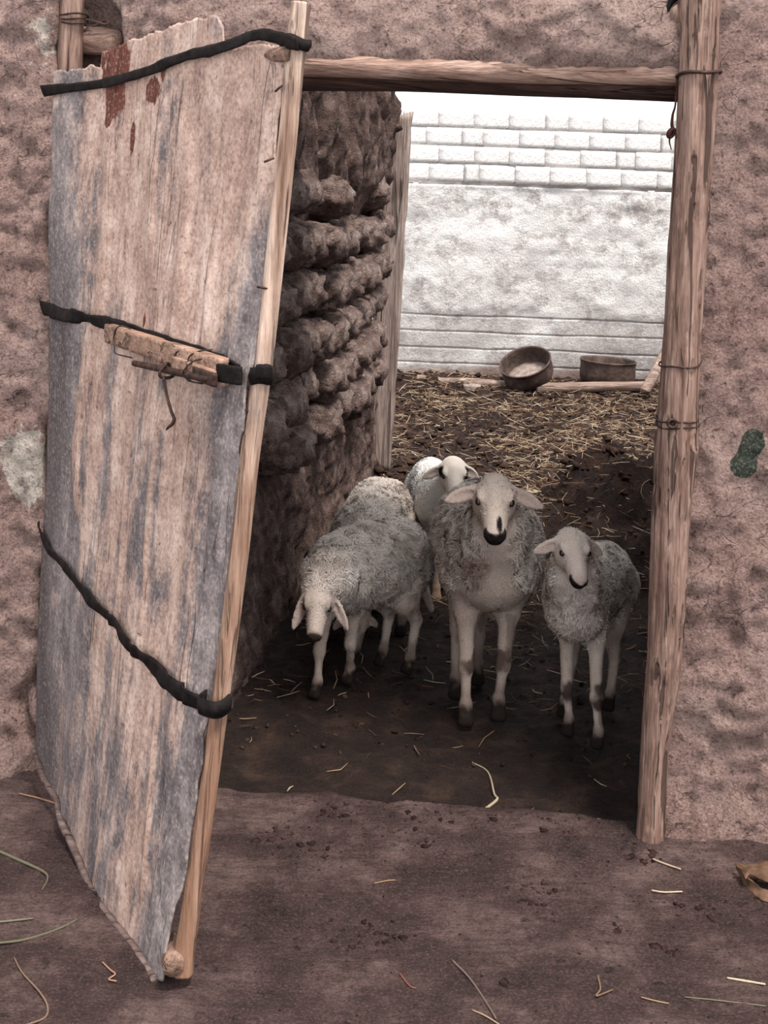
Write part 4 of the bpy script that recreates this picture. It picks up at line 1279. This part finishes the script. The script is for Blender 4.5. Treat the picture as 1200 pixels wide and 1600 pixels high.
    def lay(C, m, col):
        m = np.clip(m, 0, 1)[:, None]
        return C * (1 - m) + np.array(col) * m
    C = lay(C, dirt * 0.55 * sstep(0.05, 0.6, nz) * wv, (0.34, 0.25, 0.20))
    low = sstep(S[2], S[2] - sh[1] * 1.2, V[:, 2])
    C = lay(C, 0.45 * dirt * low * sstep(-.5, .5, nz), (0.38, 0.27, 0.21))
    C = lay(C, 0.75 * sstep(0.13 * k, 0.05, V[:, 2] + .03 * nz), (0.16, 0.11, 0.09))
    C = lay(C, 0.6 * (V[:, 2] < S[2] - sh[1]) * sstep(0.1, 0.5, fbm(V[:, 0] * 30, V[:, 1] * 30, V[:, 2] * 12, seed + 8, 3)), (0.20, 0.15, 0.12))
    C = lay(C, sstep(0.064 * k, 0.034 * k, V[:, 2] + .010 * fbm(V[:, 0] * 60, V[:, 1] * 60, V[:, 2] * 40, 9, 3)), (0.022, 0.016, 0.014))
    q = (V - head) @ Rh.T / hs
    hm = np.linalg.norm(q - np.array([.06, 0, 0]), axis=1) < 0.14
    C = lay(C, hm * 0.55 * sstep(.010, .004, np.abs(np.abs(q[:, 1]) - .030)) * sstep(.06, .09, q[:, 0]) * 0, (0.3, 0.22, 0.2))
    for c, Re, EL in ear_info:
        e = (V - c) @ Re.T
        m = (np.abs(e[:, 0]) < EL * .5) * (np.abs(e[:, 1]) < .014 * hs) * sstep(-.002, .004, e[:, 2]) * (np.abs(e[:, 2]) < .02)
        C = lay(C, 0.45 * m, (0.50, 0.36, 0.32))
    if markings is not None:
        C = markings(C, V, q, hm, lay, nz, a, l, k)
    root = thing('sheep', (float(M_[0]), float(M_[1]), 0.0), label, 'sheep', 'sheep in the yard')
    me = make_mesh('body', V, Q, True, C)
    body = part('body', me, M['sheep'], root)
    for sd in (-1, 1):
        bpos = HP(.046, sd * .0450, .0215)
        th = np.linspace(0, np.pi, 9); ph = np.linspace(0, 2 * np.pi, 14, endpoint=False)
        EVs = [bpos + (f * math.sin(x) * math.cos(y) * .0125 + hr * math.sin(x) * math.sin(y) * .0095 + hup * math.cos(x) * .0095) * hs for x in th for y in ph]
        EF = [(i * 14 + j, i * 14 + (j + 1) % 14, (i + 1) * 14 + (j + 1) % 14, (i + 1) * 14 + j) for i in range(8) for j in range(14)]
        part('eye', make_mesh('eye', EVs, EF), M['eye'], body)
    # wool locks: short curved blades, one mesh per animal
    tri = np.vstack([Q[:, [0, 1, 2]], Q[:, [0, 2, 3]]])
    tw = wv[tri].mean(1)
    e1 = V[tri[:, 1]] - V[tri[:, 0]]; e2 = V[tri[:, 2]] - V[tri[:, 0]]
    N = np.cross(e1, e2); ar = np.linalg.norm(N, axis=1)
    N = N / (ar[:, None] + 1e-12)
    vz = V[tri[:, 0], 2]; tq = q[tri[:, 0], 0]; dk = C[tri[:, 0]].mean(1)
    pr = ar * (np.clip(tw, 0, 1) ** 1.5 + 0.22 * (vz > 0.05 * k) * (tq < .10) * (dk > .10))
    r = np.random.default_rng(seed + 99)
    n = int(n_wool * 2.4)
    t = r.choice(len(tri), n, p=pr / pr.sum())
    b1, b2 = r.random(n), r.random(n)
    fl = b1 + b2 > 1
    b1[fl], b2[fl] = 1 - b1[fl], 1 - b2[fl]
    p0 = V[tri[t, 0]] + e1[t] * b1[:, None] + e2[t] * b2[:, None]
    nn = N[t]
    fx = np.stack([fbm(p0[:, 0] * 32, p0[:, 1] * 32, p0[:, 2] * 32, seed + i * 31, 2) for i in range(3)], 1)
    dirv = np.array([0, 0, -0.55]) - a * 0.35 + fx * 1.5 + r.normal(0, .30, (n, 3))
    dirv = dirv - nn * (dirv * nn).sum(1)[:, None]
    dirv /= np.linalg.norm(dirv, axis=1)[:, None] + 1e-9
    ln = wool_len * r.uniform(0.55, 1.2, n)[:, None] * (0.28 + 0.72 * tw[t])[:, None]
    side = np.cross(nn, dirv)
    wd = (0.0008 + 0.0006 * r.random(n))[:, None]
    p1 = p0 + nn * ln * 0.42 + dirv * ln * 0.30
    p2 = p0 + nn * ln * 0.52 + dirv * ln * 0.85 + side * ln * r.normal(0, .25, n)[:, None]
    p0 = p0 - nn * 0.002
    VV = np.stack([p0 - side * wd, p0 + side * wd, p1 + side * wd * .9, p1 - side * wd * .9, p2], 1).reshape(-1, 3)
    i0 = np.arange(n) * 5
    FF = np.concatenate([np.stack([i0 + 1, i0, i0 + 2], 1), np.stack([i0 + 2, i0, i0 + 3], 1), np.stack([i0 + 2, i0 + 3, i0 + 4], 1)])
    cc = np.clip(C[tri[t, 0]] * (1.12 + 0.36 * r.random(n))[:, None], 0, .85)
    cc = np.repeat(cc, 5, 0)
    wm = make_mesh('fleece', VV, FF, True, cc)
    nrm = np.repeat(nn * 0.8 + dirv * 0.05 + np.array([0, 0, .0]), 5, 0) + np.repeat(r.normal(0, .22, (n, 3)), 5, 0)
    nrm /= np.linalg.norm(nrm, axis=1)[:, None]
    wm.normals_split_custom_set_from_vertices([tuple(x) for x in nrm])
    fo = part('fleece', wm, M['wool'], root)
    fo['kind'] = 'stuff'
    return root

BLACK = (0.012, 0.010, 0.010)
def knees(C, V, lay, pts, rad, col=(0.06, 0.04, 0.035)):
    for p in pts:
        C = lay(C, 0.95 * sstep(1.3, .6, np.linalg.norm((V - A3(p)) / np.array(rad), axis=1) + .45 * fbm(V[:, 0] * 40, V[:, 1] * 40, V[:, 2] * 40, 3, 3)), col)
    return C

# --- the ewe facing the camera
def ewe_marks(C, V, q, hm, lay, nz, a, l, k):
    C = lay(C, hm * sstep(.128, .134, q[:, 0] + .003 * nz + (q[:, 2] < -.022) * .012) * sstep(.008, .004, q[:, 2] - .1 * np.abs(q[:, 1])), BLACK)
    C = lay(C, hm * sstep(1.2, .8, np.hypot((q[:, 0] - .132) / .022, (q[:, 1] - .011) / .0075)) * (q[:, 2] > -.02), BLACK)
    C = knees(C, V, lay, [G(734, 1128) + Vector((0, -.012, .152)), G(777, 1120) + Vector((0, -.012, .160))], (.032, .05, .030), (0.09, 0.06, 0.05))
    for px, d, r_ in (((738, 905), 3.46, .03), ((752, 885), 3.45, .02), ((728, 880), 3.48, .02)):
        C = lay(C, 0.55 * sstep(1.4, .4, np.linalg.norm((V - A3(P(*px, d))) / (r_, .08, r_ * 1.4), axis=1) + .3 * nz), (0.20, 0.12, 0.09))
    return C
def ewe_bare(p, a, l, S):
    y = (p - S) @ l; x = (p - S) @ a; zz = p[..., 2] - S[2]
    wid = 0.040 + 0.13 * sstep(-0.03, -0.13, zz)
    nn = .02 * fbm(p[..., 0] * 22, p[..., 1] * 22, p[..., 2] * 22, 8, 2)
    return sstep(wid + .02, wid - .015, np.abs(y) + nn) * sstep(0.0, 0.04, x)
sheep('large ewe with shaggy sides and a black nose, standing in the middle facing the camera',
      S=P(768, 866, 3.62), H=P(754, 820, 3.96), sh=(.142, .150), mid=(.158, .156), hip=(.122, .132),
      neck=[(P(770, 890, 3.56), .098), (P(772, 830, 3.50), .078), (P(772, 790, 3.44), .055)],
      head=P(772, 777, 3.42), f=(-.04, -.90, -.44), hs=0.97, ears=(P(693, 784, 3.39), P(850, 795, 3.39)),
      front=[G(778, 1122), G(727, 1130)], hind=[G(745, 1066), G(712, 1088)], k=0.93, wool_len=.017, n_wool=30000, lump=(.010, 42), bare=ewe_bare, markings=ewe_marks, seed=3, dirt=.75, muzzle=.005)
# --- the lamb on the right
def lamb_marks(C, V, q, hm, lay, nz, a, l, k):
    C = lay(C, hm * 0.5 * sstep(.125, .15, q[:, 0]) * (q[:, 2] > -.02), (0.42, 0.30, 0.27))
    C = lay(C, hm * sstep(.116, .124, q[:, 0]) * sstep(-.006, -.011, q[:, 2] - .45 * np.abs(q[:, 1])), BLACK)
    C = knees(C, V, lay, [G(888, 1147) + Vector((0, -.01, .118)), G(934, 1166) + Vector((0, -.01, .122))], (.03, .04, .036))
    return C
sheep('small lamb with a dark mouth standing at the right beside the doorway post',
      S=P(902, 925, 3.52), H=P(938, 905, 3.74), sh=(.082, .105), mid=(.098, .108), hip=(.094, .104),
      neck=[(P(900, 955, 3.46), .076), (P(896, 905, 3.42), .062), (P(893, 868, 3.38), .045)],
      head=P(893, 856, 3.36), f=(.09, -.88, -.47), hs=0.78, ears=(P(833, 864, 3.36), P(941, 868, 3.40)),
      front=[G(934, 1166), G(888, 1147)], hind=[G(952, 1108), G(881, 1118)], k=0.76, base=(.62, .56, .52), wool_len=.012, n_wool=16000, lump=(.004, 34), markings=lamb_marks, seed=13, dirt=.35)
# --- the grazing lamb on the left
def graze_marks(C, V, q, hm, lay, nz, a, l, k):
    C = lay(C, hm * sstep(.132, .142, q[:, 0] + (q[:, 2] < -.012) * .01), (0.03, 0.022, 0.02))
    C = lay(C, 0.45 * hm * sstep(1.3, .6, np.hypot((q[:, 0] - .05) / .03, (np.abs(q[:, 1]) - .045) / .02)), (0.12, 0.09, 0.08))
    return C
sheep('lamb with drooping ears lowering its head at the left in front of the adobe wall',
      S=P(535, 892, 3.70), H=P(618, 872, 3.95), sh=(.090, .105), mid=(.108, .118), hip=(.100, .118),
      neck=[(P(528, 895, 3.66), .080), (P(512, 905, 3.60), .066), (P(502, 922, 3.56), .046)],
      head=P(498, 934, 3.535), f=(-.06, -.62, -.78), up=(0, -.7, .7), hs=0.74, ears=(P(457, 986, 3.52), P(544, 986, 3.52)),
      front=[G(545, 1066), G(494, 1088)], hind=[G(638, 1050), G(596, 1038)], k=0.80, tail=[(P(645, 868, 4.05), .030), (P(656, 905, 4.08), .022), (P(674, 952, 4.06), .010)],
      base=(.56, .50, .46), wool_len=.015, n_wool=20000, lump=(.006, 26), markings=graze_marks, seed=23, dirt=.5)
# --- the sheep behind it, head down
sheep('sheep with only its rounded back showing behind the grazing lamb',
      S=P(566, 846, 4.25), H=P(594, 802, 4.60), sh=(.105, .110), mid=(.118, .120), hip=(.118, .124),
      neck=[(P(562, 865, 4.12), .085), (P(556, 915, 4.02), .062), (P(556, 950, 3.98), .045)],
      head=P(556, 965, 3.97), f=(-.05, -.35, -.93), up=(0, -.9, .4), hs=0.75, ears=(P(520, 985, 3.97), P(590, 980, 3.97)),
      front=[G(604, 992), G(560, 1000)], hind=[G(626, 990), G(585, 950)], k=0.80, wool_len=.015, n_wool=14000, lump=(.007, 22), seed=33, dirt=.6)
# --- the white sheep at the back
def white_marks(C, V, q, hm, lay, nz, a, l, k):
    for sd in (-1, 1):
        C = lay(C, sstep(1.25, .8, np.linalg.norm((q - np.array([.018, sd * .052, .020])) / (.022, .016, .024), axis=1)), BLACK)
    C = lay(C, 0.7 * sstep(.30, .12, V[:, 2]) * sstep(-.6, .2, nz), (0.50, 0.34, 0.24))
    return C
sheep('white sheep with black patches by its eyes standing behind the ewe',
      S=P(688, 782, 4.58), H=P(672, 762, 4.93), sh=(.080, .105), mid=(.088, .112), hip=(.084, .112),
      neck=[(P(690, 790, 4.55), .072), (P(700, 765, 4.50), .058), (P(706, 748, 4.46), .042)],
      head=P(708, 738, 4.42), f=(.05, -.85, -.5), hs=0.84, ears=(P(659, 748, 4.42), P(748, 748, 4.42)),
      front=[G(700, 925), G(681, 936)], hind=[G(690, 880), G(657, 892)], k=0.78, wool_len=.008, n_wool=9000, lump=(.002, 30), base=(.80, .755, .71), markings=white_marks, seed=43, dirt=.1)

# ================================================================== THINGS IN THE YARD
def lathe(profile, seg, xf, seed=0, wob=0.0):
    V, Fc = [], []
    n = len(profile)
    for i, (r, z) in enumerate(profile):
        for j in range(seg):
            an = 2 * math.pi * j / seg
            rr = r * (1 + wob * float(vnoise(math.cos(an) * 1.5, math.sin(an) * 1.5, z * 6 + seed)))
            V.append(tuple(xf @ Vector((rr * math.cos(an), rr * math.sin(an), z))))
    for i in range(n - 1):
        for j in range(seg):
            k = (j + 1) % seg
            Fc.append((i * seg + j, i * seg + k, (i + 1) * seg + k, (i + 1) * seg + j))
    Fc.append(tuple(range(seg))[::-1]); Fc.append(tuple((n - 1) * seg + j for j in range(seg)))
    return np.array(V), Fc
def tubmat():
    t = NT('rusty_tub')
    n = t.noise(9, 6, 0.7); m = t.noise(40, 5, 0.6)
    c = t.ramp(n, [(0.3, srgb(40, 32, 31)), (0.5, srgb(74, 60, 55)), (0.7, srgb(108, 92, 86))])
    return t.done(c, t.bump(m, 0.006), 0.7, 0.15)
M['tub'] = tubmat()
M['feed'] = plain('dried_feed_crust', srgb(112, 98, 92), srgb(158, 144, 136), 25, 0.95, 0, 0.006)
def tub(R, Hh, xf, label):
    base = xf @ Vector((0, 0, 0))
    t = thing('feed_tub', base, label, 'tub')
    outer = [(R * .80, 0), (R * .90, Hh * .05), (R * .985, Hh * .25), (R * 1.0, Hh * .5), (R * .985, Hh * .8), (R * 1.0, Hh * .93), (R * 1.03, Hh * .97), (R * 1.02, Hh), (R * .97, Hh), (R * .95, Hh * .93), (R * .93, Hh * .6), (R * .90, Hh * .25), (R * .80, Hh * .10)]
    v, f = lathe(outer, 40, xf, 3, .012)
    part('tub_shell', make_mesh('tub_shell', v, f), M['tub'], t)
    v, f = lathe([(R * .88, Hh * .13), (R * .87, Hh * .20), (R * .5, Hh * .215), (R * .05, Hh * .21)], 36, xf, 5, .03)
    part('dried_feed', make_mesh('dried_feed', v, f), M['feed'], t)
g1 = P(948, 600, 9.12)
tub(0.196, 0.178, Matrix.Translation((g1.x, g1.y, float(yard_h(g1.x, g1.y)))) @ Matrix.Rotation(math.radians(1.5), 4, 'Y'), 'upright rusty feed tub at the foot of the whitewashed wall')
g2 = P(818, 608, 9.02)
tub(0.180, 0.150, Matrix.Translation((g2.x + .04, g2.y - 0.02, float(yard_h(g2.x, g2.y)) + 0.045)) @ Matrix.Rotation(math.radians(-20), 4, 'Y') @ Matrix.Rotation(math.radians(24), 4, 'X'), 'rusty feed tub tipped towards the doorway, showing its pale inside')
def ylog(px, rad, label, name='log', mat='log', seed=1, dz=0.0):
    pts = [P(*q) for q in px]
    pts = [Vector((p.x, p.y, p.z + dz)) for p in pts]
    tag(obj(name, tube_mesh(name, pts, rad, 14, 50, rad[0] * .09, 20, seed, cap_bulge=.2), M[mat], loc=pts[0]), label, 'log')
ylog([(652, 592, 9.12), (690, 596, 9.08), (730, 597, 9.04), (792, 602, 8.98)], [.030, .028, .031, .033], 'peeled pale log lying left of the tipped tub', seed=5)
ylog([(838, 607, 8.86), (900, 605, 8.88), (1012, 603, 8.90)], [.036, .036, .034], 'dusty log lying on the ground in front of the upright tub', seed=7)
ylog([(1007, 612, 8.72), (1022, 585, 8.78), (1045, 540, 8.95)], [.034, .036, .036], 'split branch leaning at the wall behind the doorway post', 'leaning_branch', 'log', 9)
V_, F_ = rbox((.12, .09, .06), .25, 4, .06, 8, 4)
p_ = P(737, 607, 8.93)
tag(obj('stone', make_mesh('stone', V_ + np.array(tuple(p_)), F_), M['feed'], loc=p_), 'pale flat stone in front of the peeled log', 'stone')

# ---- straw, manure clods: nobody could count them
def blades(n, X, Y, Z, L, W_, az, pitch, bend, cols, r):
    d = np.stack([np.cos(az) * np.cos(pitch), np.sin(az) * np.cos(pitch), np.sin(pitch)], 1)
    s = np.stack([-np.sin(az), np.cos(az), 0 * az], 1)
    c = np.stack([X, Y, Z], 1)
    up = np.array([0, 0, 1.0])
    V, Fc = [], []
    secs = []
    for q, e in ((-.5, 0), (0, 1), (.5, 0)):
        m = c + d * (L * q)[:, None] + s * (bend * e * L)[:, None]
        w = W_[:, None] * (1.0 if q == 0 else .6)
        secs.append(np.stack([m - s * w, m + s * w, m + up * w * 1.2], 1))
    A = np.stack(secs, 1).reshape(n, 9, 3)
    i0 = (np.arange(n) * 9)[:, None]
    tri = []
    for k in (0, 3):
        for j in range(3):
            j2 = (j + 1) % 3
            tri += [[k + j, k + j2, k + 3 + j2], [k + j, k + 3 + j2, k + 3 + j]]
    T = (i0[:, None, :] + np.array(tri)[None]).reshape(-1, 3)
    return A.reshape(-1, 3), T, np.repeat(cols, 9, 0)
def build_straw():
    r = np.random.default_rng(77)
    n = 26000
    wu = r.uniform(-1.3, 2.4, n); wv = 0.05 + 6.3 * r.random(n) ** 0.8
    X = W0.x + EU.x * wu + EV.x * wv; Y = W0.y + EU.y * wu + EV.y * wv
    dens = 0.30 + 0.75 * sstep(0.45, 1.1, wv) * sstep(0.1, .5, wu + 0.1) + 0.28 * sstep(2.2, 4.5, wv) + 0.35 * sstep(5.2, 6.0, wv)
    dens *= 0.45 + 0.8 * sstep(-.2, .5, fbm(X * 2.2, Y * 2.2, 0, 771, 3))
    dens *= sstep(0.0, 0.8, wv) * .85 + .2
    kp = (r.random(n) < dens) & ((wu > -.44) | (wv > 3.5))
    X, Y, wv = X[kp], Y[kp], wv[kp]; n = len(X)
    L = r.uniform(.02, .085, n) * (1 + .5 * sstep(1.0, 3, wv)); W_ = r.uniform(.0008, .0022, n)
    az = r.uniform(0, 6.28, n); pitch = r.normal(.05, .22, n); Z = yard_h(X, Y) + .004 + L * .25 * np.abs(np.sin(pitch))
    pal = np.array([srgb(190, 168, 142)[:3], srgb(150, 124, 100)[:3], srgb(112, 86, 68)[:3], srgb(80, 58, 48)[:3], srgb(208, 192, 170)[:3]])
    pr = np.where((wv > 2.5)[:, None], np.array([[.30, .30, .2, .08, .12]]), np.array([[.12, .26, .28, .28, .06]]))
    cum = pr.cumsum(1); u = r.random(n)[:, None]
    ci = (u > cum).sum(1).clip(0, 4)
    v, t, c = blades(n, X, Y, Z, L, W_, az, pitch, r.normal(0, .12, n), pal[ci] * r.uniform(.75, 1.1, n)[:, None], r)
    o = obj('straw_litter', make_mesh('straw_litter', v, t, False, c), M['straw'])
    tag(o, 'loose straw strewn over the manure of the yard', 'straw', kind='stuff')
def build_clods():
    r = np.random.default_rng(78)
    ico = np.array([[0, 0, 1], [.9, 0, .35], [.28, .85, .35], [-.72, .53, .35], [-.72, -.53, .35], [.28, -.85, .35], [.72, .53, -.35], [-.28, .85, -.35], [-.9, 0, -.35], [-.28, -.85, -.35], [.72, -.53, -.35], [0, 0, -1]])
    fi = np.array([[0, 1, 2], [0, 2, 3], [0, 3, 4], [0, 4, 5], [0, 5, 1], [1, 6, 2], [2, 7, 3], [3, 8, 4], [4, 9, 5], [5, 10, 1], [6, 7, 2], [7, 8, 3], [8, 9, 4], [9, 10, 5], [10, 6, 1], [6, 11, 7], [7, 11, 8], [8, 11, 9], [9, 11, 10], [10, 11, 6]])
    def lumps(name, X, Y, Z, R_, cols, label, flat=.7):
        n = len(X)
        jit = 1 + r.normal(0, .34, (n, 12, 1))
        s = np.stack([R_ * r.uniform(.7, 1.3, n), R_ * r.uniform(.7, 1.3, n), R_ * flat], 1)[:, None, :]
        V = ico[None] * jit * s + np.stack([X, Y, Z], 1)[:, None, :]
        T = (np.arange(n) * 12)[:, None, None] + fi[None]
        o = obj(name, make_mesh(name, V.reshape(-1, 3), T.reshape(-1, 3), True, np.repeat(cols, 12, 0)), M['clod'])
        tag(o, label, 'manure', kind='stuff')
    n = 12000
    wu = r.uniform(-1.3, 2.4, n); wv = .25 + 6.1 * r.random(n)
    X = W0.x + EU.x * wu + EV.x * wv; Y = W0.y + EU.y * wu + EV.y * wv
    kp = (r.random(n) < .5 + .5 * sstep(1.6, 3, wv)) & ((wu > -.44) | (wv > 3.5))
    X, Y, wv = X[kp], Y[kp], wv[kp]
    cols = np.array(srgb(62, 47, 41)[:3]) * r.uniform(.45, 1.5, len(X))[:, None]
    lumps('manure_clods', X, Y, yard_h(X, Y) + .002, (.004 + .022 * r.random(len(X)) ** 1.6) * (.35 + .65 * sstep(1.2, 3, wv)), cols, 'crumbled manure clods all over the yard')
    # dark crumbs on the street
    cl = [(550, 1475, .05, 16), (590, 1450, .05, 16), (610, 1462, .04, 10), (1085, 1420, .05, 24), (1040, 1487, .025, 10), (1000, 1347, .05, 30), (965, 1452, .02, 8), (830, 1412, .05, 14), (480, 1330, .06, 16), (520, 1275, .06, 24), (665, 1325, .03, 12), (790, 1540, .015, 5), (1110, 1365, .02, 6), (840, 1395, .05, 10), (430, 1300, .06, 14), (1150, 1420, .05, 12), (700, 1290, .12, 26), (880, 1300, .12, 26)]
    xs, ys, rs = [], [], []
    for u, v, sp, m in cl:
        g = G(u, v)
        xs += list(g.x + r.normal(0, sp * .5, m)); ys += list(g.y + r.normal(0, sp * .35, m)); rs += list(.0015 + .009 * r.random(m) ** 2.5)
    m = 700
    gx, gy = r.uniform(-.2, 1.0, m), 3.05 - .85 * r.random(m) ** 1.5
    xs += list(gx); ys += list(gy); rs += list(r.uniform(.0008, .0032, m))
    X, Y, R_ = np.array(xs), np.array(ys), np.array(rs)
    cols = np.array(srgb(50, 35, 33)[:3]) * r.uniform(.6, 1.6, len(X))[:, None]
    lumps('dung_crumbs', X, Y, street_h(X, Y) + .0005, R_, cols, 'dark dung crumbs trodden into the earth in front of the doorway', .35)
build_straw()
build_clods()

# ---- single stalks one can point at
def stalk(px, rad, col, label, street=True, name='straw_stalk', lift=0.003):
    pts = []
    for u, v in px:
        g = G(u, v)
        z = float((street_h if street else yard_h)(g.x, g.y)) + lift
        g = G(u, v, z)
        pts.append(Vector((g.x, g.y, z)))
    n = 6 * len(pts)
    v, f = tube(pts, rad, 6, n)
    c = np.tile(np.array(srgb(*col)[:3]) * .72, (len(v), 1))
    tag(obj(name, make_mesh(name, v, f, True, c), M['straw'], loc=pts[0]), label, 'straw')
Y1, Y2, GR, BR = (206, 186, 158), (172, 142, 112), (108, 103, 84), (104, 78, 66)
stalk([(30, 1240), (60, 1247), (88, 1256), (104, 1263)], [.0020, .0024, .0018], (158, 122, 100), 'brown straw stalk against the lower left edge of the metal door')
stalk([(-6, 1328), (25, 1342), (68, 1362), (74, 1374), (66, 1390)], [.0035, .0034, .0022, .0014], GR, 'greenish grass blade bent at its end at the left picture edge', name='grass_stalk')
stalk([(-6, 1474), (40, 1468), (90, 1452), (120, 1437)], [.0026, .0026, .0022], GR, 'long greenish blade lying flat left of the foot of the metal door', name='grass_stalk')
stalk([(-6, 1441), (25, 1438), (52, 1435)], [.0020, .0022, .0014], (126, 120, 104), 'short pale green blade just above the long flat one at the left', name='grass_stalk')
stalk([(22, 1496), (35, 1520), (62, 1550), (74, 1572), (70, 1590), (40, 1602)], [.0013, .0016, .0020, .0018], (128, 106, 90), 'thin curved stalk in the bottom left corner', name='grass_stalk')
stalk([(160, 1503), (172, 1515), (180, 1522), (170, 1530), (182, 1533)], [.0014, .0016, .0014], (170, 128, 108), 'tiny kinked straw left of the tip of the metal door')
stalk([(735, 1190), (762, 1206), (772, 1240), (776, 1250), (750, 1270)], [.0018, .0024, .0034, .0040], (176, 160, 138), 'pale kinked straw stalk lying in front of the ewe', False)
stalk([(800, 1270), (830, 1265), (834, 1262)], [.0014, .0014], BR, 'thin brown twig beside the kinked pale stalk', False, 'twig')
stalk([(845, 1274), (890, 1275), (925, 1279), (970, 1286)], [.0018, .0024, .0022], (186, 166, 132), 'long yellow straw across the threshold by the post')
stalk([(1020, 1342), (1040, 1350), (1064, 1358)], [.0018, .0020, .0016], (196, 172, 148), 'pale straw on the earth right of the post foot')
stalk([(1018, 1391), (1038, 1394), (1066, 1393)], [.0016, .0018, .0016], Y1, 'short level straw between the post foot and the cardboard')
stalk([(1136, 1528), (1160, 1532), (1196, 1538)], [.0018, .0024, .0018], Y1, 'bright straw near the right picture edge at the bottom')
stalk([(706, 1500), (735, 1530), (765, 1575), (775, 1592)], [.0024, .0020, .0020], (112, 98, 90), 'grey stick pointing down at the bottom middle', name='twig')
stalk([(738, 1578), (760, 1588), (785, 1604)], [.0012, .0014, .0012], (180, 150, 122), 'thin straw at the bottom edge beside the grey stick')
stalk([(1070, 1558), (1120, 1563), (1196, 1572)], [.0012, .0014, .0012], (120, 114, 96), 'long thin greenish stem near the bottom right corner', name='grass_stalk')
stalk([(934, 1524), (938, 1545), (932, 1556), (958, 1546)], [.0020, .0016, .0012], (130, 104, 88), 'small forked twig at the bottom right', name='twig')
stalk([(1002, 1558), (1025, 1564), (1045, 1568)], [.0012, .0012], Y2, 'thin straw between the forked twig and the greenish stem')
stalk([(585, 1380), (605, 1376), (618, 1375)], [.0010, .0012], Y2, 'thin pale straw in the middle of the bare earth')
stalk([(624, 1520), (640, 1540), (650, 1544)], [.0010, .0012], (150, 96, 78), 'reddish straw bit right of the metal door foot')
stalk([(445, 1242), (452, 1232), (458, 1228)], [.0012, .0022, .0012], (176, 162, 144), 'pale chaff leaf at the threshold near the metal door', False)
stalk([(795, 768), (830, 768), (858, 766)], [.0028, .0034, .0030], (222, 196, 158), 'long pale straw lying just right of the head of the ewe', False, lift=.06)
stalk([(1000, 1240), (960, 1160)], [.0, .0], Y1, 'x') if False else None

# ---- crumpled cardboard at the right edge
def cardboard():
    mt = plain('brown_cardboard', srgb(72, 52, 40), srgb(116, 88, 69), 30, 0.85, 0, 0.002)
    t = thing('cardboard_scrap', G(1185, 1395), 'crumpled brown cardboard scrap at the right edge by the mud wall', 'cardboard')
    def ribbon(cols, name):
        n = len(cols)
        A = np.array([[tuple(p) for p in c] for c in cols])       # n x 2 x 3
        m = 7
        t_ = np.linspace(0, 1, m)[None, :, None]
        S_ = np.stack([spline(A[:, 0], n * 6), spline(A[:, 1], n * 6)], 1)
        g = S_[:, :1] * (1 - t_) + S_[:, 1:] * t_
        g = g + 0.0025 * fbm(g[..., 0] * 60, g[..., 1] * 60, g[..., 2] * 60, 5, 2)[..., None]
        N_ = n * 6
        V = g.reshape(-1, 3)
        me = make_mesh(name, V, grid_faces(N_, m))
        o = part(name, me, mt, t)
        md = o.modifiers.new('thickness', 'SOLIDIFY'); md.thickness = .003
    E = lambda u, v, z: G(u, v, z)
    ribbon([(E(1232, 1350, .060), E(1232, 1385, .045)), (E(1190, 1346, .050), E(1188, 1372, .042)), (E(1160, 1350, .040), E(1172, 1365, .040)), (E(1149, 1353, .028), E(1165, 1372, .034))], 'flap')
    ribbon([(E(1148, 1352, .030), E(1163, 1366, .034)), (E(1153, 1368, .016), E(1174, 1376, .028)), (E(1166, 1386, .008), E(1184, 1382, .024)), (E(1184, 1404, .006), E(1198, 1390, .022)), (E(1215, 1414, .006), E(1225, 1396, .02))], 'side_strip')
    ribbon([(E(1182, 1372, .012), E(1182, 1380, .012)), (E(1200, 1372, .016), E(1200, 1382, .014)), (E(1230, 1374, .016), E(1230, 1388, .014))], 'inner_fold')
cardboard()
